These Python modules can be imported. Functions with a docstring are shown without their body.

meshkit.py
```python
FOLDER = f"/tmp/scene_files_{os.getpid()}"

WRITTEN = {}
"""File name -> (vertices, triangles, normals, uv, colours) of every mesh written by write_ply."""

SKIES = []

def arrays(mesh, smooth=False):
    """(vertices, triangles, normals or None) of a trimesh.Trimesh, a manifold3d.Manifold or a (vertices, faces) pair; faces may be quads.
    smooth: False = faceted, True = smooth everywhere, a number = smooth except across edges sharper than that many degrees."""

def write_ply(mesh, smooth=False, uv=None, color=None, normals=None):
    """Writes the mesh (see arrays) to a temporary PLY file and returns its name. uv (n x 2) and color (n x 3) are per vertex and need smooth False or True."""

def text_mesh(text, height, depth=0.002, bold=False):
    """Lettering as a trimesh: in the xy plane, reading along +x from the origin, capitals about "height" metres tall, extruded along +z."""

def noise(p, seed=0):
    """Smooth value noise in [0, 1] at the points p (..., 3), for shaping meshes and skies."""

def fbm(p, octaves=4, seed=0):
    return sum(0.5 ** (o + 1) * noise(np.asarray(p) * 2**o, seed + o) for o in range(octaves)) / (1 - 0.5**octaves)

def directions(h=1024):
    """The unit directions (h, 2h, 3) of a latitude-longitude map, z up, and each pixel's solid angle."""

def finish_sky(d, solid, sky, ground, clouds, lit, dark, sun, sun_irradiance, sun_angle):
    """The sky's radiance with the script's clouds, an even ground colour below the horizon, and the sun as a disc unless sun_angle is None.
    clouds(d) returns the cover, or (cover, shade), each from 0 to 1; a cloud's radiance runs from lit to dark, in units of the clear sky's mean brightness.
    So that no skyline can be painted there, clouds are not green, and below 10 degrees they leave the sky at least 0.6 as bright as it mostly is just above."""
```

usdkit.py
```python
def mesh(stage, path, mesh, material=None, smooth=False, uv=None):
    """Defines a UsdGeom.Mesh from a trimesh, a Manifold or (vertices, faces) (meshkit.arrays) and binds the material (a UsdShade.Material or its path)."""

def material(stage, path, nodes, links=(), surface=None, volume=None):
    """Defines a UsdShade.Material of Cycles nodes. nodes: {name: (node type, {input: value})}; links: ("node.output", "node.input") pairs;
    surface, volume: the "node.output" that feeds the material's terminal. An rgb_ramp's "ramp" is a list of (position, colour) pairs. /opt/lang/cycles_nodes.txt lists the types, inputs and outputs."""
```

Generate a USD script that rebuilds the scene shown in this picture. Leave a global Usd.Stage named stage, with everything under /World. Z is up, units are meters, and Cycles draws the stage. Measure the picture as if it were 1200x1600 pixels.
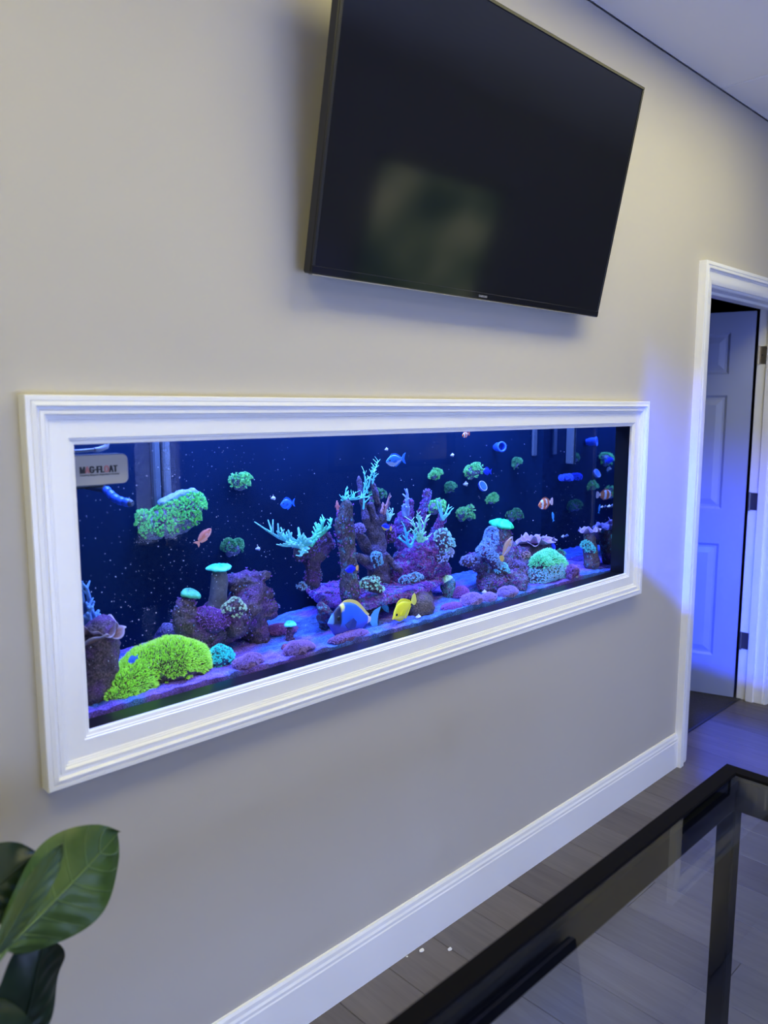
import math, random
import numpy as np, trimesh, manifold3d as m3, shapely.geometry as sg
import usdkit, meshkit
from meshkit import fbm
from pxr import Usd, UsdGeom, UsdLux, UsdShade, Gf, Sdf, Vt

stage = Usd.Stage.CreateInMemory()
UsdGeom.SetStageUpAxis(stage, UsdGeom.Tokens.z)
UsdGeom.SetStageMetersPerUnit(stage, 1.0)
UsdGeom.Xform.Define(stage, '/World')
rnd = random.Random(7)

# ---------------------------------------------------------------- camera
PITCH, YAW = 0.13372, 0.76650
cam = UsdGeom.Camera.Define(stage, '/World/camera')
cam.CreateHorizontalApertureAttr(36.0)
cam.CreateFocalLengthAttr(36.0 * 1205.88 / 1200)
cam.CreateClippingRangeAttr((0.05, 100))
cam.CreateFStopAttr(4.0)
cam.CreateFocusDistanceAttr(2.35)
cam.CreateExposureAttr(0.0)
fw = np.array([math.sin(YAW) * math.cos(PITCH), math.cos(YAW) * math.cos(PITCH), -math.sin(PITCH)])
rt = np.array([math.cos(YAW), -math.sin(YAW), 0.0])
up = np.cross(rt, fw)
ROLL = -0.00096
rt = rt * math.cos(ROLL) + up * math.sin(ROLL)
up = np.cross(rt, fw)
mtx = Gf.Matrix4d(*[float(x) for r in (list(rt) + [0], list(up) + [0], list(-fw) + [0], [0.0, -1.42682, 1.55271, 1]) for x in r])
cam.AddTransformOp().Set(mtx)

# ---------------------------------------------------------------- lights
def rect_light(path, loc, w, h, color, inten, rot=(0, 0, 0)):
    l = UsdLux.RectLight.Define(stage, path)          # shines along its local -z
    l.CreateWidthAttr(w); l.CreateHeightAttr(h)
    l.CreateColorAttr(Gf.Vec3f(*color)); l.CreateIntensityAttr(inten)
    l.AddTranslateOp().Set(Gf.Vec3d(*loc)); l.AddRotateXYZOp().Set(Gf.Vec3f(*rot))
    return l

WARM, ROOM_I = (1.0, 0.93, 0.46), 1.0
CEIL = 2.809
PANELS = [(1.75, -0.75), (2.95, -0.70), (-0.25, -0.95), (1.3, -2.75)]
PANEL_I = (2.5, 0.5, 5.4, 0.6)       # ceiling light fixtures (built below)
for i, (x, y) in enumerate(PANELS):
    rect_light(f'/World/ceiling_lamp_glow_{i}', (x, y, CEIL - 0.012), 1.10, 0.50, WARM, ROOM_I * PANEL_I[i])
LED, LED_I = (0.15, 0.27, 1.0), 52.0
for i, x in enumerate((0.95, 1.60, 2.25)):                               # reef lamps over the tank (built below)
    rect_light(f'/World/reef_lamp_glow_{i}', (x, 0.25, 1.735), 0.50, 0.20, LED, LED_I)
# blue reef lamp hanging on the left of the room, shining through the slit of its housing
BL = np.array([-0.05, -1.55, 2.60])
sl = UsdLux.SphereLight.Define(stage, '/World/hanging_lamp_glow')
sl.CreateRadiusAttr(0.006); sl.CreateColorAttr(Gf.Vec3f(0.01, 0.07, 1.0)); sl.CreateIntensityAttr(1.7e6)
sl.AddTranslateOp().Set(Gf.Vec3d(*map(float, BL)))
dome = UsdLux.DomeLight.Define(stage, '/World/dim_outdoors')
dome.CreateColorAttr(Gf.Vec3f(0.6, 0.7, 1.0)); dome.CreateIntensityAttr(0.02)

# ---------------------------------------------------------------- materials
LK = '/World/Looks/'
UsdGeom.Scope.Define(stage, '/World/Looks')
_m = {}

def mat(name, rgb, rough=0.5, bump=0, bscale=60, vary=0, vscale=5, **k):
    nodes = {'p': ('principled_bsdf', {'base_color': rgb, 'roughness': rough, **k})}
    links = []
    if vary or bump:
        nodes['t'] = ('texture_coordinate', {})
    if vary:
        nodes['n'] = ('noise_texture', {'scale': vscale, 'detail': 4})
        nodes['r'] = ('rgb_ramp', {'ramp': [(0.3, tuple(c * (1 - vary) for c in rgb)), (0.7, tuple(min(1, c * (1 + vary)) for c in rgb))]})
        links += [('t.object', 'n.vector'), ('n.fac', 'r.fac'), ('r.color', 'p.base_color')]
    if bump:
        nodes['bn'] = ('noise_texture', {'scale': bscale, 'detail': 3})
        nodes['b'] = ('bump', {'strength': bump, 'distance': 0.002})
        links += [('t.object', 'bn.vector'), ('bn.fac', 'b.height'), ('b.normal', 'p.normal')]
    _m[name] = usdkit.material(stage, LK + name, nodes, links, surface='p.BSDF')
    return _m[name]

def vcol(name, rough=0.6, bump=0.4, bscale=250, glow=0.0, speckle=0, **k):
    """colour from the mesh's own Cd primvar; glow: fluorescence of corals; on fish, brightness put into the skin"""
    nodes = {'a': ('attribute', {'attribute': 'Cd'}), 't': ('texture_coordinate', {}), 'p': ('principled_bsdf', {'roughness': rough, 'emission_strength': glow, **k}),
             'bn': ('noise_texture', {'scale': bscale, 'detail': 3}), 'b': ('bump', {'strength': bump, 'distance': 0.003})}
    links = [('a.color', 'p.base_color'), ('t.object', 'bn.vector'), ('bn.fac', 'b.height'), ('b.normal', 'p.normal')]
    if speckle:
        nodes['sn'] = ('noise_texture', {'scale': speckle, 'detail': 3, 'roughness': 0.7})
        nodes['sr'] = ('rgb_ramp', {'ramp': [(0.32, (0.25, 0.25, 0.28)), (0.52, (0.8, 0.8, 0.8)), (0.70, (1.7, 1.6, 1.7))]})
        nodes['mx'] = ('mix', {'mix_type': 'multiply', 'fac': 1.0})
        links = [l for l in links if l[1] != 'p.base_color'] + [('t.object', 'sn.vector'), ('sn.fac', 'sr.fac'), ('a.color', 'mx.color1'), ('sr.color', 'mx.color2'), ('mx.color', 'p.base_color')]
    if glow:
        links.append(('a.color', 'p.emission_color'))
    _m[name] = usdkit.material(stage, LK + name, nodes, links, surface='p.BSDF')
    return _m[name]

mat('wall_paint', (0.52, 0.485, 0.43), 0.75, bump=0.06, bscale=220)
mat('white_gloss', (0.90, 0.90, 0.91), 0.32, bump=0.03, bscale=40)
mat('dimmed_door_paint', (0.30, 0.35, 0.58), 0.4, bump=0.05, bscale=30)  # white door; its dimness and blue spill are put into this colour
mat('ceiling_board', (0.86, 0.86, 0.88), 0.85, bump=0.1, bscale=150)
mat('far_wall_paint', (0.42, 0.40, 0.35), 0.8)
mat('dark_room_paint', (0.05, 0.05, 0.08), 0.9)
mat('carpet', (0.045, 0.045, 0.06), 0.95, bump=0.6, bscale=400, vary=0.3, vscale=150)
mat('black_trim', (0.006, 0.006, 0.009), 0.28)
mat('black_plastic', (0.012, 0.012, 0.014), 0.35)
mat('screen_glass', (0.009, 0.010, 0.015), 0.09, specular_ior_level=0.6)
mat('silver', (0.55, 0.55, 0.57), 0.35, metallic=1.0)
mat('brass_nickel', (0.62, 0.55, 0.42), 0.35, metallic=1.0)
mat('dark_steel', (0.16, 0.16, 0.19), 0.4, metallic=0.8)
mat('table_black', (0.004, 0.004, 0.007), 0.65, specular_ior_level=0.05, bump=0.05, bscale=90)
mat('cleaner_grey', (0.40, 0.39, 0.38), 0.5)
mat('ink_dark', (0.02, 0.02, 0.025), 0.6)
mat('ink_red', (0.55, 0.20, 0.20), 0.6)
mat('logo_grey', (0.35, 0.35, 0.37), 0.4)
mat('tank_blue', (0.0012, 0.0095, 0.030), 0.7, vary=0.35, vscale=3.0, specular_ior_level=0.05)
mat('tank_end', (0.36, 0.46, 0.62), 0.03, metallic=1.0)
mat('hood_black', (0.02, 0.02, 0.02), 0.8)
mat('pipe_grey', (0.07, 0.085, 0.10), 0.5)
mat('pipe_white', (0.7, 0.7, 0.75), 0.35)
mat('blue_plastic', (0.05, 0.16, 0.75), 0.35)
mat('speck_white', (0.8, 0.8, 0.85), 0.5)
mat('snail_white', (0.75, 0.72, 0.7), 0.5, vary=0.3, vscale=80)
mat('lamp_frame', (0.8, 0.8, 0.8), 0.5)
mat('leaf_vein', (0.10, 0.18, 0.06), 0.45)
mat('bark', (0.10, 0.065, 0.04), 0.85, bump=0.5, bscale=80)
mat('pot_ceramic', (0.35, 0.34, 0.33), 0.5)
mat('soil', (0.02, 0.014, 0.01), 0.95, bump=0.8, bscale=120)
mat('eye_black', (0.005, 0.005, 0.008), 0.1)
vcol('rock', 0.85, 1.0, 190, speckle=230)
vcol('polyp', 0.6, 0.2, 300, glow=0.16)
vcol('coral_glow', 0.55, 0.3, 200, glow=0.20)
vcol('coral_dull', 0.7, 0.6, 250)
vcol('fish_skin', 0.35, 0.08, 300, glow=0.13)  # glow added to brighten dull fish colours
vcol('sand', 0.9, 1.0, 350, speckle=380)
def leaf_mat(name, a, b):
    usd = {'t': ('texture_coordinate', {}), 'n': ('noise_texture', {'scale': 14, 'detail': 4}), 'r': ('rgb_ramp', {'ramp': [(0.3, a), (0.7, b)]}),
           'p': ('principled_bsdf', {'roughness': 0.38, 'specular_ior_level': 0.4}), 'tr': ('translucent_bsdf', {'color': tuple(1.2 * c for c in b)}), 'm': ('mix_closure', {'fac': 0.15})}
    _m[name] = usdkit.material(stage, LK + name, usd, [('t.object', 'n.vector'), ('n.fac', 'r.fac'), ('r.color', 'p.base_color'), ('p.BSDF', 'm.closure1'), ('tr.BSDF', 'm.closure2')], surface='m.closure')
leaf_mat('leaf_green', (0.035, 0.085, 0.018), (0.075, 0.14, 0.03))
leaf_mat('leaf_fold_highlight', (0.07, 0.13, 0.06), (0.12, 0.19, 0.10))  # pale tone paints the fold highlight of the main leaf
leaf_mat('leaf_dark', (0.008, 0.022, 0.012), (0.014, 0.034, 0.016))
def pane_mat(name, tint, rough=0.0, ior=1.45):
    _m[name] = usdkit.material(stage, LK + name, {'f': ('fresnel', {'IOR': ior}), 't': ('transparent_bsdf', {'color': tint}), 'g': ('glossy_bsdf', {'color': (1, 1, 1), 'roughness': rough}), 'm': ('mix_closure', {}), 'ge': ('geometry', {}), 'i': ('math', {'math_type': 'subtract', 'value1': 1.0}), 'x': ('math', {'math_type': 'multiply'})},
                               [('ge.backfacing', 'i.value2'), ('f.fac', 'x.value1'), ('i.value', 'x.value2'), ('x.value', 'm.fac'), ('t.BSDF', 'm.closure1'), ('g.BSDF', 'm.closure2')], surface='m.closure')
pane_mat('tank_glass', (0.93, 0.97, 1.0), 0.0, 1.19)
pane_mat('table_glass', (0.86, 0.90, 0.92), 0.02, 1.45)
_m['water'] = usdkit.material(stage, LK + 'water', {'v': ('principled_volume', {'color': (0.05, 0.28, 0.95), 'density': 0.045, 'absorption_color': (0.25, 0.55, 0.95)})}, [], volume='v.volume')
_m['lamp_diffuser'] = usdkit.material(stage, LK + 'lamp_diffuser', {'e': ('emission', {'color': WARM, 'strength': 6.0})}, [], surface='e.emission')
_m['blue_led'] = usdkit.material(stage, LK + 'blue_led', {'e': ('emission', {'color': LED, 'strength': 10.0})}, [], surface='e.emission')
_m['lit_window'] = usdkit.material(stage, LK + 'lit_window', {'t': ('texture_coordinate', {}), 'n': ('noise_texture', {'scale': 1.6, 'detail': 1}), 'r': ('rgb_ramp', {'ramp': [(0.35, (0.03, 0.10, 0.05)), (0.5, (0.25, 0.35, 0.18)), (0.68, (0.85, 0.85, 0.55))]}), 'e': ('emission', {'strength': 1.2})},
                                   [('t.object', 'n.vector'), ('n.fac', 'r.fac'), ('r.color', 'e.color')], surface='e.emission')
_m['cool_glow_pane'] = usdkit.material(stage, LK + 'cool_glow_pane', {'e': ('emission', {'color': (0.36, 0.49, 1.0), 'strength': 10.8})}, [], surface='e.emission')  # cool fill glow of the added window behind the camera, also the narrow one
PLANK = []
for i, (a, b) in enumerate((((0.101, 0.088, 0.092), (0.145, 0.128, 0.132)), ((0.119, 0.104, 0.107), (0.167, 0.148, 0.151)), ((0.088, 0.077, 0.084), (0.132, 0.117, 0.123)), ((0.110, 0.099, 0.106), (0.154, 0.139, 0.145)))):
    n = f'floor_plank_{i}'
    _m[n] = usdkit.material(stage, LK + n, {'t': ('texture_coordinate', {}), 'mp': ('mapping', {'scale': (14.0, 1.2, 1.0)}), 'n': ('noise_texture', {'scale': 2.5, 'detail': 6, 'roughness': 0.65, 'distortion': 0.6}),
        'r': ('rgb_ramp', {'ramp': [(0.3, a), (0.7, b)]}), 'p': ('principled_bsdf', {'roughness': 0.42}), 'b': ('bump', {'strength': 0.15, 'distance': 0.001})},
        [('t.object', 'mp.vector'), ('mp.vector', 'n.vector'), ('n.fac', 'r.fac'), ('r.color', 'p.base_color'), ('n.fac', 'b.height'), ('b.normal', 'p.normal')], surface='p.BSDF')
    PLANK.append(n)

# ---------------------------------------------------------------- scene helpers
_used = {}
def numbered(path):
    k = _used.get(path, -1) + 1
    _used[path] = k
    return path if k == 0 else f'{path}_{k:03d}'

class Thing:
    def __init__(s, name, label=None, cat=None, loc=(0, 0, 0), group=None, kind=None, parent=None):
        s.path = numbered((parent.path if parent else '/World') + '/' + name)
        s.loc = np.array(loc, float)
        x = UsdGeom.Xform.Define(stage, s.path)
        x.AddTranslateOp().Set(Gf.Vec3d(*map(float, s.loc)))
        s.prim = x.GetPrim()
        meta(s.prim, label, cat, group, kind)
    def add(s, name, mesh, m, col=None, smooth=False, label=None, kind=None, under=None):
        return put(s.path if under is None else under, name, mesh, m, s.loc, col, smooth, label, kind)

def meta(p, label=None, cat=None, group=None, kind=None):
    for k, v in (('label', label), ('category', cat), ('group', group), ('kind', kind)):
        if v: p.SetCustomDataByKey(k, v)

def put(parent, name, mesh, m, loc=(0, 0, 0), col=None, smooth=False, label=None, kind=None):
    path = numbered(parent + '/' + name)
    if hasattr(mesh, 'to_mesh'):
        mm = mesh.to_mesh(); mesh = trimesh.Trimesh(mm.vert_properties[:, :3], mm.tri_verts, process=False)
    mesh = trimesh.Trimesh(np.asarray(mesh.vertices) - np.asarray(loc), mesh.faces, process=False)
    if col is not None:
        smooth = True if smooth else False
    g = usdkit.mesh(stage, path, mesh, _m[m], smooth=smooth)
    if col is not None:
        UsdGeom.PrimvarsAPI(g).CreatePrimvar('Cd', Sdf.ValueTypeNames.Color3fArray, 'vertex').Set(Vt.Vec3fArray.FromNumpy(np.ascontiguousarray(np.clip(col, 0, 1), np.float32)))
    meta(g.GetPrim(), label=label, kind=kind)
    return path

def single(name, mesh, m, label=None, cat=None, group=None, kind=None, col=None, smooth=False):
    p = put('/World', name, mesh, m, col=col, smooth=smooth)
    meta(stage.GetPrimAtPath(p), label, cat, group, kind)
    return p

def box(a, b):
    a, b = np.minimum(a, b).astype(float), np.maximum(a, b).astype(float)
    t = trimesh.creation.box(b - a); t.apply_translation((a + b) / 2); return t

def bevel_box(a, b, r=0.003):
    a, b = np.minimum(a, b).astype(float), np.maximum(a, b).astype(float)
    r = min(r, (b - a).min() * 0.45)
    pts = []
    for i in (0, 1):
        for j in (0, 1):
            for k in (0, 1):
                c = np.array([(a, b)[i][0], (a, b)[j][1], (a, b)[k][2]]); s = np.array([1 - 2 * i, 1 - 2 * j, 1 - 2 * k]) * r
                for ax in range(3):
                    q = s.copy(); q[ax] = 0; pts.append(c + q)
    return m3.Manifold.hull_points(np.array(pts))

def tube(pts, r, sides=10, cap=True):
    pts = np.array(pts, float); r = np.broadcast_to(r, len(pts)); v, f = [], []
    up0 = None
    for i, p in enumerate(pts):
        d = pts[min(i + 1, len(pts) - 1)] - pts[max(i - 1, 0)]; d /= np.linalg.norm(d) + 1e-12
        if up0 is None: up0 = np.cross(d, [0.3, 0.2, 0.93]) if abs(d[2]) < .9 else np.cross(d, [1, 0, 0])
        u = up0 - d * (up0 @ d); u /= np.linalg.norm(u); up0 = u; w = np.cross(d, u)
        for k in range(sides):
            a = 2 * math.pi * k / sides; v.append(p + r[i] * (u * math.cos(a) + w * math.sin(a)))
    for i in range(len(pts) - 1):
        for k in range(sides):
            a, b = i * sides + k, i * sides + (k + 1) % sides
            f += [[a, b, b + sides], [a, b + sides, a + sides]]
    if cap:
        v += [pts[0], pts[-1]]; n = len(v)
        for k in range(sides):
            f += [[n - 2, (k + 1) % sides, k], [n - 1, (len(pts) - 1) * sides + k, (len(pts) - 1) * sides + (k + 1) % sides]]
    return trimesh.Trimesh(np.array(v), np.array(f), process=False)

cat_ = trimesh.util.concatenate

def lathe(prof, center=(0, 0, 0), n=40):
    t = trimesh.creation.revolve(np.array(prof, float), sections=n); t.apply_translation(center); return t

def prism(poly, d, axis='y', at=0.0):
    """poly in (x, z), extruded along y from at to at + d"""
    t = trimesh.creation.extrude_polygon(poly, abs(d), engine='earcut')
    v = t.vertices.copy()
    t.vertices = np.stack([v[:, 0], at + v[:, 2] * np.sign(d), v[:, 1]], 1)
    t.fix_normals(); return t

def to_tri(m):
    if hasattr(m, 'to_mesh'):
        q = m.to_mesh(); return trimesh.Trimesh(q.vert_properties[:, :3].astype(float), q.tri_verts, process=False)
    return m

def vnorm(t):
    return meshkit.arrays(t, True)[2]

# ---------------------------------------------------------------- the setting
RX0, RX1, RY0 = -1.9, 7.6, -3.5
HX0, HX1, HZ0, HZ1 = 0.535, 2.705, 0.885, 1.545             # hole in the wall for the tank
DX0, DX1, DZ = 3.24, 4.14, 2.05                              # door opening
WT = 0.13
w = sg.box(RX0, 0, RX1, CEIL).difference(sg.box(HX0, HZ0, HX1, HZ1)).difference(sg.box(DX0 - .037, -0.1, DX1 + .037, DZ + .032))
single('wall_front', prism(w, WT, at=0.0), 'wall_paint', 'beige painted wall with the built-in aquarium', 'wall', kind='structure')
single('wall_left', box((RX0 - 0.1, RY0, 0), (RX0, WT, CEIL)), 'far_wall_paint', 'beige side wall on the left', 'wall', kind='structure')
single('wall_right', box((RX1, RY0, 0), (RX1 + 0.1, WT, CEIL)), 'far_wall_paint', 'beige side wall on the right', 'wall', kind='structure')
WX0, WX1, WZ0, WZ1 = 4.22, 5.85, 1.00, 2.16
w = sg.box(RX0, 0, RX1, CEIL).difference(sg.box(WX0, WZ0, WX1, WZ1)).difference(sg.box(0.1, .12, 2.05, 1.30)).difference(sg.box(2.42, .55, 2.86, 2.1))
single('wall_back', prism(w, -0.12, at=RY0), 'far_wall_paint', 'beige wall opposite the aquarium', 'wall', kind='structure')
win = Thing('window_1', 'lit window in the opposite wall', 'window', ((WX0 + WX1) / 2, RY0, WZ0), kind='structure')
for a, b in (((WX0, WZ0), (WX1, WZ0 + .06)), ((WX0, WZ1 - .06), (WX1, WZ1)), ((WX0, WZ0 + .06), (WX0 + .06, WZ1 - .06)), ((WX1 - .06, WZ0 + .06), (WX1, WZ1 - .06))):
    win.add('frame', bevel_box((a[0], RY0 - .10, a[1]), (b[0], RY0 + .015, b[1])), 'black_plastic')
win.add('pane', box((WX0 + .05, RY0 - .06, WZ0 + .05), (WX1 - .05, RY0 - .05, WZ1 - .05)), 'lit_window')

for nw, (a0, a1, b0, b1, lab) in enumerate(((0.1, 2.05, .12, 1.30, 'added window-shaped fill light behind the camera'), (2.42, 2.86, .55, 2.1, 'narrow window in the opposite wall'))):  # the first is an added fill light, no window known there
    wn = Thing(f'window_{nw + 2}', lab, 'window', ((a0 + a1) / 2, RY0, b0), kind='structure')
    for p, q in (((a0, b0), (a1, b0 + .05)), ((a0, b1 - .05), (a1, b1)), ((a0, b0 + .05), (a0 + .05, b1 - .05)), ((a1 - .05, b0 + .05), (a1, b1 - .05)), (((a0 + a1) / 2 - .03, b0 + .05), ((a0 + a1) / 2 + .03, b1 - .05))):
        wn.add('frame', bevel_box((p[0], RY0 - .10, p[1]), (q[0], RY0 + .012, q[1])), 'white_gloss')
    wn.add('pane', box((a0 + .04, RY0 - .06, b0 + .04), (a1 - .04, RY0 - .05, b1 - .04)), 'cool_glow_pane')

# floor of planks that run away from the tank wall
fl = Thing('floor', 'grey wood-look plank floor', 'floor', kind='structure')
fl.add('subfloor', box((RX0, RY0, -0.03), (RX1, 0.02, -0.012)), 'black_plastic')
PW, PL = 0.182, 1.22
nx = int(math.ceil((RX1 - RX0) / PW))
for i in range(nx):
    x0 = RX0 + i * PW; x1 = min(x0 + PW, RX1)
    near = 0.3 < x0 < 5.0
    y1 = 0.0
    if DX0 - 0.01 < x1 and x0 < DX1: y1 = 0.118
    y = y1 + (rnd.uniform(0.2, 0.9) if near else 0) * -PL
    ends = [y1]
    step = PL if near else 3.6
    while y > RY0 + 0.2:
        if ends[-1] - y > 0.15: ends.append(y)
        y -= step
    ends.append(RY0)
    for a, b in zip(ends[:-1], ends[1:]):
        c = 0.0004
        fl.add('plank', bevel_box((x0 + c, b + c, -0.012), (x1 - c, a - c, 0.0), 0.0015), PLANK[rnd.randrange(4)])
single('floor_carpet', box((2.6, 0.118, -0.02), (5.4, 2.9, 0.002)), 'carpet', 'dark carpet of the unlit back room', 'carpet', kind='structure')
t = Thing('trim_3', 'thin dark threshold strip in the doorway', 'threshold', (3.69, .118, 0), kind='structure')
t.add('strip', bevel_box((DX0, .108, 0.0), (DX1, .124, 0.004), .002), 'black_plastic')

# ceiling of large boards with recessed seams
ce = Thing('ceiling', 'pale grey ceiling of large boards', 'ceiling', kind='structure')
ce.add('deck', box((RX0, RY0, CEIL + 0.018), (RX1, WT, CEIL + 0.05)), 'ceiling_board')
xs = [3.228 + 1.62 * k for k in range(-4, 4)]
xs = [RX0] + [x for x in xs if RX0 < x < RX1] + [RX1]
for a, b in zip(xs[:-1], xs[1:]):
    for y0, y1 in ((RY0, -2.66), (-2.66, -0.003)):
        ce.add('board', bevel_box((a + .004, y0 + .004, CEIL), (b - .004, y1 - .002, CEIL + .018), .003), 'ceiling_board')

# back room seen through the door
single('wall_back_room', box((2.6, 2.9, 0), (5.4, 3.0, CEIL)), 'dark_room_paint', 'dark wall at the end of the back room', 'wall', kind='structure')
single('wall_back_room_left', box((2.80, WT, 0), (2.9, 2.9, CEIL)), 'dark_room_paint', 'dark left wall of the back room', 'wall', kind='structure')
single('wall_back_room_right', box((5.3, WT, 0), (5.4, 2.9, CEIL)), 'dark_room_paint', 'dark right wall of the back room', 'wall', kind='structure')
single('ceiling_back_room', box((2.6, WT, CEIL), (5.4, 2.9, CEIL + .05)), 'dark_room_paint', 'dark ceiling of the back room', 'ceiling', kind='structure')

def mitred(outer, inner, prof):
    """the four mitred rails of a frame on the wall y = 0: prof is [(u from 0 outer to 1 inner, height)]"""
    (ox0, oz0, ox1, oz1), (ix0, iz0, ix1, iz1) = outer, inner
    O = [(ox0, oz0), (ox1, oz0), (ox1, oz1), (ox0, oz1)]; I = [(ix0, iz0), (ix1, iz0), (ix1, iz1), (ix0, iz1)]
    res = []
    for k in range(4):
        ring = []
        for c in (k, (k + 1) % 4):
            o, i = np.array(O[c]), np.array(I[c])
            ring.append([(*(o + (i - o) * u), -h) for u, h in prof])
        v = np.array([(x, y, z) for r in ring for x, z, y in r]); n = len(prof); f = []
        for j in range(n - 1):
            f += [[j, j + 1, n + j + 1], [j, n + j + 1, n + j]]
        f += [[n - 1, 0, n], [n - 1, n, 2 * n - 1]]
        poly = sg.Polygon(prof)
        tv, tf = trimesh.creation.triangulate_polygon(poly, engine='earcut')
        idx = [int(np.argmin(np.linalg.norm(np.array(prof) - p, axis=1))) for p in tv]
        f += [[idx[a], idx[b], idx[c]] for a, b, c in tf] + [[n + idx[a], n + idx[c], n + idx[b]] for a, b, c in tf]
        m = trimesh.Trimesh(v, f, process=False); m.fix_normals(); res.append(m)
    return res                                              # bottom, right, top, left

PROF = [(0, 0), (0, .029), (.015, .031), (.10, .031), (.115, .029), (.125, .031), (.205, .0325), (.225, .030), (.235, .024), (.285, .023), (.30, .026), (.37, .0265), (.395, .0235), (.405, .0205), (.43, .0205), (.44, .018), (.475, .0175), (.49, .0155),
        (.855, .0155), (.87, .0125), (.90, .0125), (.915, .010), (.985, .009), (1.0, .007), (1.0, 0)]
fr = Thing('moulded_surround', 'wide white moulded frame round the built-in aquarium', 'frame', (1.6, 0, 1.2))
OUT, INN = (0.485, 0.8479, 2.7136, 1.5767), (0.576, 0.936, 2.628, 1.4865)
for nme, m in zip(('bottom_rail', 'side_rail', 'top_rail', 'side_rail'), mitred(OUT, INN, PROF)):
    fr.add(nme, m, 'white_gloss', smooth=25)

# baseboard
def skirting(x0, x1, name, label):
    pr = [(0, 0), (.0155, 0), (.0155, .118), (.0135, .122), (.0135, .130), (.0105, .136), (.0095, .146), (.006, .1525), (0, .1535)]
    v = np.array([(x, -y, z) for x in (x0, x1) for y, z in pr]); n = len(pr); f = []
    for j in range(n):
        k = (j + 1) % n; f += [[j, k, n + k], [j, n + k, n + j]]
    for j in range(1, n - 1): f += [[0, j + 1, j], [n, n + j, n + j + 1]]
    m = trimesh.Trimesh(v, f, process=False); m.fix_normals()
    single(name, m, 'white_gloss', label, 'baseboard', kind='structure', smooth=20)
skirting(RX0, 3.132, 'baseboard_front', 'white baseboard under the aquarium')
skirting(4.252, RX1, 'baseboard_right', 'white baseboard right of the door')

# door: jambs, casing, leaf
tr = Thing('trim_1', 'white moulded casing and jambs of the doorway', 'door frame', (3.69, 0, 0), kind='structure')
CP = [(0, 0), (0, .030), (.05, .031), (.16, .031), (.19, .027), (.22, .030), (.32, .030), (.36, .022), (.42, .021), (.46, .019), (.78, .017), (.92, .013), (1.0, .010), (1.0, 0)]
cas = mitred((3.130, -0.3, 4.250, 2.138), (3.234, -0.2, 4.146, 2.056), CP)
def cut0(m): return trimesh.intersections.slice_mesh_plane(m, [0, 0, 1], [0, 0, 0], cap=True, engine='earcut')
for nme, m in zip(('casing', 'head_casing', 'casing'), (cas[1], cas[2], cas[3])):
    tr.add(nme, cut0(m) if nme == 'casing' else m, 'white_gloss', smooth=25)
tr.add('jamb', bevel_box((3.205, .0, 0), (3.240, .135, DZ + .03)), 'white_gloss')
tr.add('jamb', bevel_box((4.140, .0, 0), (4.175, .135, DZ + .03)), 'white_gloss')
tr.add('head_jamb', bevel_box((3.240, .0, 2.045), (4.140, .135, 2.08)), 'white_gloss')
tr.add('door_stop', bevel_box((4.128, .045, 0), (4.140, .085, 2.045), .002), 'white_gloss')
tr.add('door_stop', bevel_box((3.240, .045, 0), (3.252, .085, 2.045), .002), 'white_gloss')
tr.add('door_stop', bevel_box((3.252, .045, 2.033), (4.128, .085, 2.045), .002), 'white_gloss')

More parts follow.
